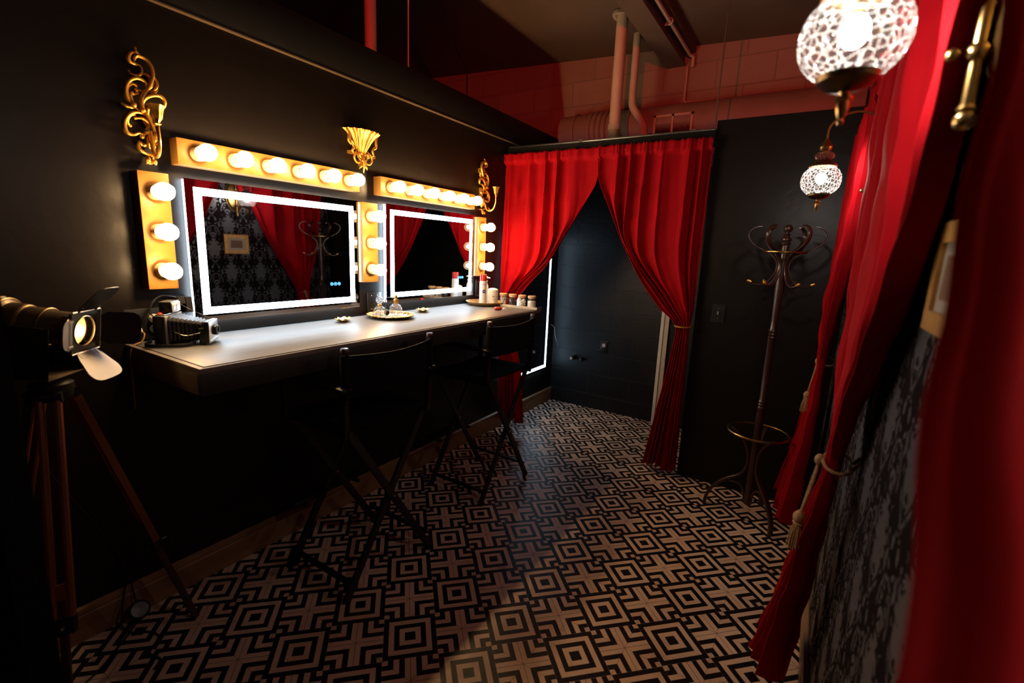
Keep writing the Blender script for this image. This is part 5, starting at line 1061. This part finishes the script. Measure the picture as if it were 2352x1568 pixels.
def flap(ang, open_, L, w0, w1, m_, label):
    # a sheet-metal barn door hinged on one side of the face plate, rounded at its free end
    ca, sa = math.cos(ang), math.sin(ang); out = Vector((ca, sa, 0)); tan = Vector((-sa, ca, 0)); dr = out * math.sin(open_) + Vector((0, 0, 1)) * math.cos(open_)
    nn = tan.cross(dr); o_ = out * 0.0615 + Vector((0, 0, 0.006)); P = []
    P += [(-w0 * 0.8, 0.0), (w0 * 0.8, 0.0), (w0, 0.016)]
    for k in range(13):
        a = -0.1 + (PI + 0.2) * k / 12; P.append((w1 * math.copysign(abs(math.cos(a)) ** 0.55, math.cos(a)), L - 0.034 + 0.034 * max(0, math.sin(a)) ** 0.7))
    P.append((-w0, 0.016)); n = len(P); vs = []
    for e in (-0.0007, 0.0007): vs += [o_ + tan * a + dr * b_ + nn * e for a, b_ in P]
    gg = G().add(vs, [tuple(range(n)), tuple(range(2 * n - 1, n - 1, -1))] + [(i, (i + 1) % n, n + (i + 1) % n, n + i) for i in range(n)])
    for q in (-0.036, 0.036): gg.tube([o_ + tan * q + dr * -0.004, o_ + tan * q + dr * 0.016], 1.0, 6, flat=(0.0035, 0.002), up=tuple(tan)); gg.ball(o_ + tan * q + dr * 0.014 + nn * 0.001, 0.003, seg=8, rings=6)
    return lo('barn_door_flap', gg, m_, label=label, smooth=30)
flap(PI / 2, 0.90, 0.098, 0.050, 0.052, MT['blackmetal'], 'upper flap, folded up')
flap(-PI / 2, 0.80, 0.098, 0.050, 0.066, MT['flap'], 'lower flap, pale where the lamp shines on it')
flap(0.0, 0.55, 0.098, 0.050, 0.052, MT['blackmetal'], 'black flap on the far side')
flap(PI, 1.50, 0.040, 0.048, 0.044, MT['flap'], 'short near flap folded back')
# yoke
lo('yoke_side', G().box((-0.072, -0.065, -0.105), (0.003, 0.150, 0.125), bev=0.001), MT['blackmetal'])
lo('yoke_side', G().box((0.072, -0.065, -0.105), (0.003, 0.150, 0.125), bev=0.001), MT['blackmetal'])
lo('yoke_base', G().box((0, -0.1405, -0.105), (0.147, 0.003, 0.125), bev=0.001), MT['lampbody'])
lo('wing_nut', G().lathe([(0.008, 0), (0.008, 0.010), (0.004, 0.012)], (-0.03, -0.139, -0.10), Matrix.Rotation(-PI / 2, 3, 'X'), seg=14).box((-0.045, -0.127, -0.10), (0.018, 0.016, 0.003), bev=0.001).box((-0.015, -0.127, -0.10), (0.018, 0.016, 0.003), bev=0.001), MT['steel'])
hc = Vector((0.257, 0.412, 0))
obj('tripod_head', G().lathe([(0.020, 1.000), (0.046, 1.006), (0.050, 1.020), (0.050, 1.048), (0.030, 1.058), (0.018, 1.062), (0.014, 1.072)], tuple(hc), seg=32), MT['blackmetal'], t)
for (fx, fy) in ((0.215, 0.738), (0.555, 0.272), (0.035, 0.225)):
    A = Vector((hc.x, hc.y, 1.015)); F = Vector((fx, fy, 0.0)); d0 = Vector((F.x - A.x, F.y - A.y, 0)).normalized(); A = A + d0 * 0.042
    dr = (F - A).normalized(); sd_ = d0.cross(Vector((0, 0, 1))).normalized()
    L = (F - A).length; kn = A + dr * (L * 0.60)
    obj('leg_hinge', G().tube([A - sd_ * 0.030, A + sd_ * 0.030], 0.016, 14), MT['blackmetal'], t)
    lg = obj('tripod_leg', G().tube([A + sd_ * 0.019, kn + sd_ * 0.019 + dr * 0.02], 1.0, 8, flat=(0.0085, 0.0125), up=tuple(sd_)).tube([A - sd_ * 0.019, kn - sd_ * 0.019 + dr * 0.02], 1.0, 8, flat=(0.0085, 0.0125), up=tuple(sd_)).tube([kn - dr * 0.10, kn + dr * 0.02], 1.0, 8, flat=(0.020, 0.010), up=tuple(sd_)), MT['orangewood'], t, smooth=30)
    obj('lower_leg', G().tube([kn - dr * 0.06, F], 1.0, 8, flat=(0.0105, 0.0115), up=tuple(sd_)), MT['walnut'], lg, smooth=30, label='darker sliding lower leg')
    obj('leg_clamp', G().tube([kn - dr * 0.01, kn + dr * 0.035], 1.0, 8, flat=(0.030, 0.018), up=tuple(sd_)).tube([kn + d0 * 0.016 + dr * 0.01, kn + d0 * 0.036 + dr * 0.01], 0.007, 10), MT['plastic_black'], lg)
obj('power_cord', G().tube(smoothpts([(0.11, 0.27, 1.14), (0.06, 0.33, 1.0), (0.05, 0.42, 0.7), (0.04, 0.56, 0.35), (0.035, 0.60, 0.16)]), 0.003, 8), MT['plastic_black'], t)

# foot switch and cable on the floor
t = thing('foot_switch', 'round black inline foot switch hanging by its cable near the baseboard', 'foot switch', (0.06, 0.60, 0.0))
Rz = Matrix.Rotation(0.9, 3, 'Y')
obj('switch_body', G().lathe([(0.030, 0.0), (0.036, 0.004), (0.036, 0.014), (0.028, 0.022), (1e-4, 0.024)], (0.062, 0.605, 0.045), Rz, seg=28), MT['plastic_black'], t)
obj('cable', G().tube(smoothpts([(0.030, 0.60, 0.20), (0.030, 0.605, 0.13), (0.05, 0.605, 0.075)]), 0.0035, 8), MT['plastic_black'], t)
obj('cable', G().tube(smoothpts([(0.026, 0.59, 0.17), (0.032, 0.57, 0.09), (0.06, 0.55, 0.020), (0.11, 0.56, 0.004), (0.16, 0.60, 0.004), (0.22, 0.61, 0.004), (0.27, 0.56, 0.004), (0.33, 0.57, 0.004), (0.36, 0.54, 0.004)]), 0.0035, 8), MT['plastic_black'], t)
obj('cable', G().tube(smoothpts([(0.075, 0.61, 0.035), (0.10, 0.57, 0.010), (0.14, 0.52, 0.004), (0.20, 0.45, 0.004), (0.24, 0.38, 0.004), (0.27, 0.30, 0.004)]), 0.0035, 8), MT['plastic_black'], t)

# ============================================================ SMALL WALL THINGS
t = thing('light_switch', 'black light switch with a small toggle on the black centre wall', 'light switch', (1.635, 3.225, 1.087))
obj('switch_plate', G().b2((1.596, 3.2185, 1.087), (1.674, 3.2245, 1.205), bev=0.0015), MT['dark'], t)
obj('toggle', G().box((1.635, 3.213, 1.148), (0.010, 0.014, 0.022), Matrix.Rotation(0.3, 3, 'X'), bev=0.002), MT['plastic_gray'], t)
obj('screw', G().ball((1.635, 3.2182, 1.178), 0.003, (1, .4, 1), seg=10, rings=6).ball((1.635, 3.2182, 1.116), 0.003, (1, .4, 1), seg=10, rings=6), MT['plastic_gray'], t)
t = thing('wall_outlet', 'small pale round outlet in a black plate on the far block wall', 'outlet', (0.54, 4.16, 0.57))
obj('plate', G().b2((0.505, 4.152, 0.565), (0.575, 4.1590, 0.68), bev=0.0015), MT['plastic_black'], t)
obj('receptacle', G().lathe([(0.017, -0.001), (0.017, 0.002)], (0.54, 4.151, 0.64), Matrix.Rotation(PI / 2, 3, 'X'), seg=20), MT['casing'], t)
obj('slots', G().b2((0.5335, 4.1475, 0.640), (0.5355, 4.1491, 0.648)).b2((0.5445, 4.1475, 0.640), (0.5465, 4.1491, 0.648)), MT['dark'], t)
obj('flex_lead', G().box((0.515, 4.146, 0.59), (0.07, 0.012, 0.016), bev=0.003), MT['plastic_black'], t)
t = thing('wall_valve', 'capped pipe stub low on the far black block wall', 'pipe stub', (0.27, 4.13, 0.45))
RXp = Matrix.Rotation(PI / 2, 3, 'X')
obj('stub', G().lathe([(0.022, 0.0), (0.022, 0.06), (0.018, 0.062)], (0.245, 4.158, 0.477), RXp, seg=20), MT['blackmetal'], t)
obj('pale_cap', G().lathe([(0.016, 0.060), (0.016, 0.070), (0.008, 0.075)], (0.245, 4.158, 0.477), RXp, seg=20), MT['flap'], t, label='pale metal cap')
obj('second_stub', G().lathe([(0.018, 0.0), (0.018, 0.045), (0.012, 0.05)], (0.33, 4.158, 0.474), RXp, seg=20), MT['blackmetal'], t)
one('wall_cable', G().tube(smoothpts([(0.05, 4.00, 0.80), (0.075, 4.03, 0.76), (0.07, 4.06, 0.68), (0.085, 4.08, 0.62), (0.06, 4.152, 0.55)]), 0.0022, 6), MT['flap'], 'thin loose cable hanging in the corner beside the tall lit mirror', 'cable')
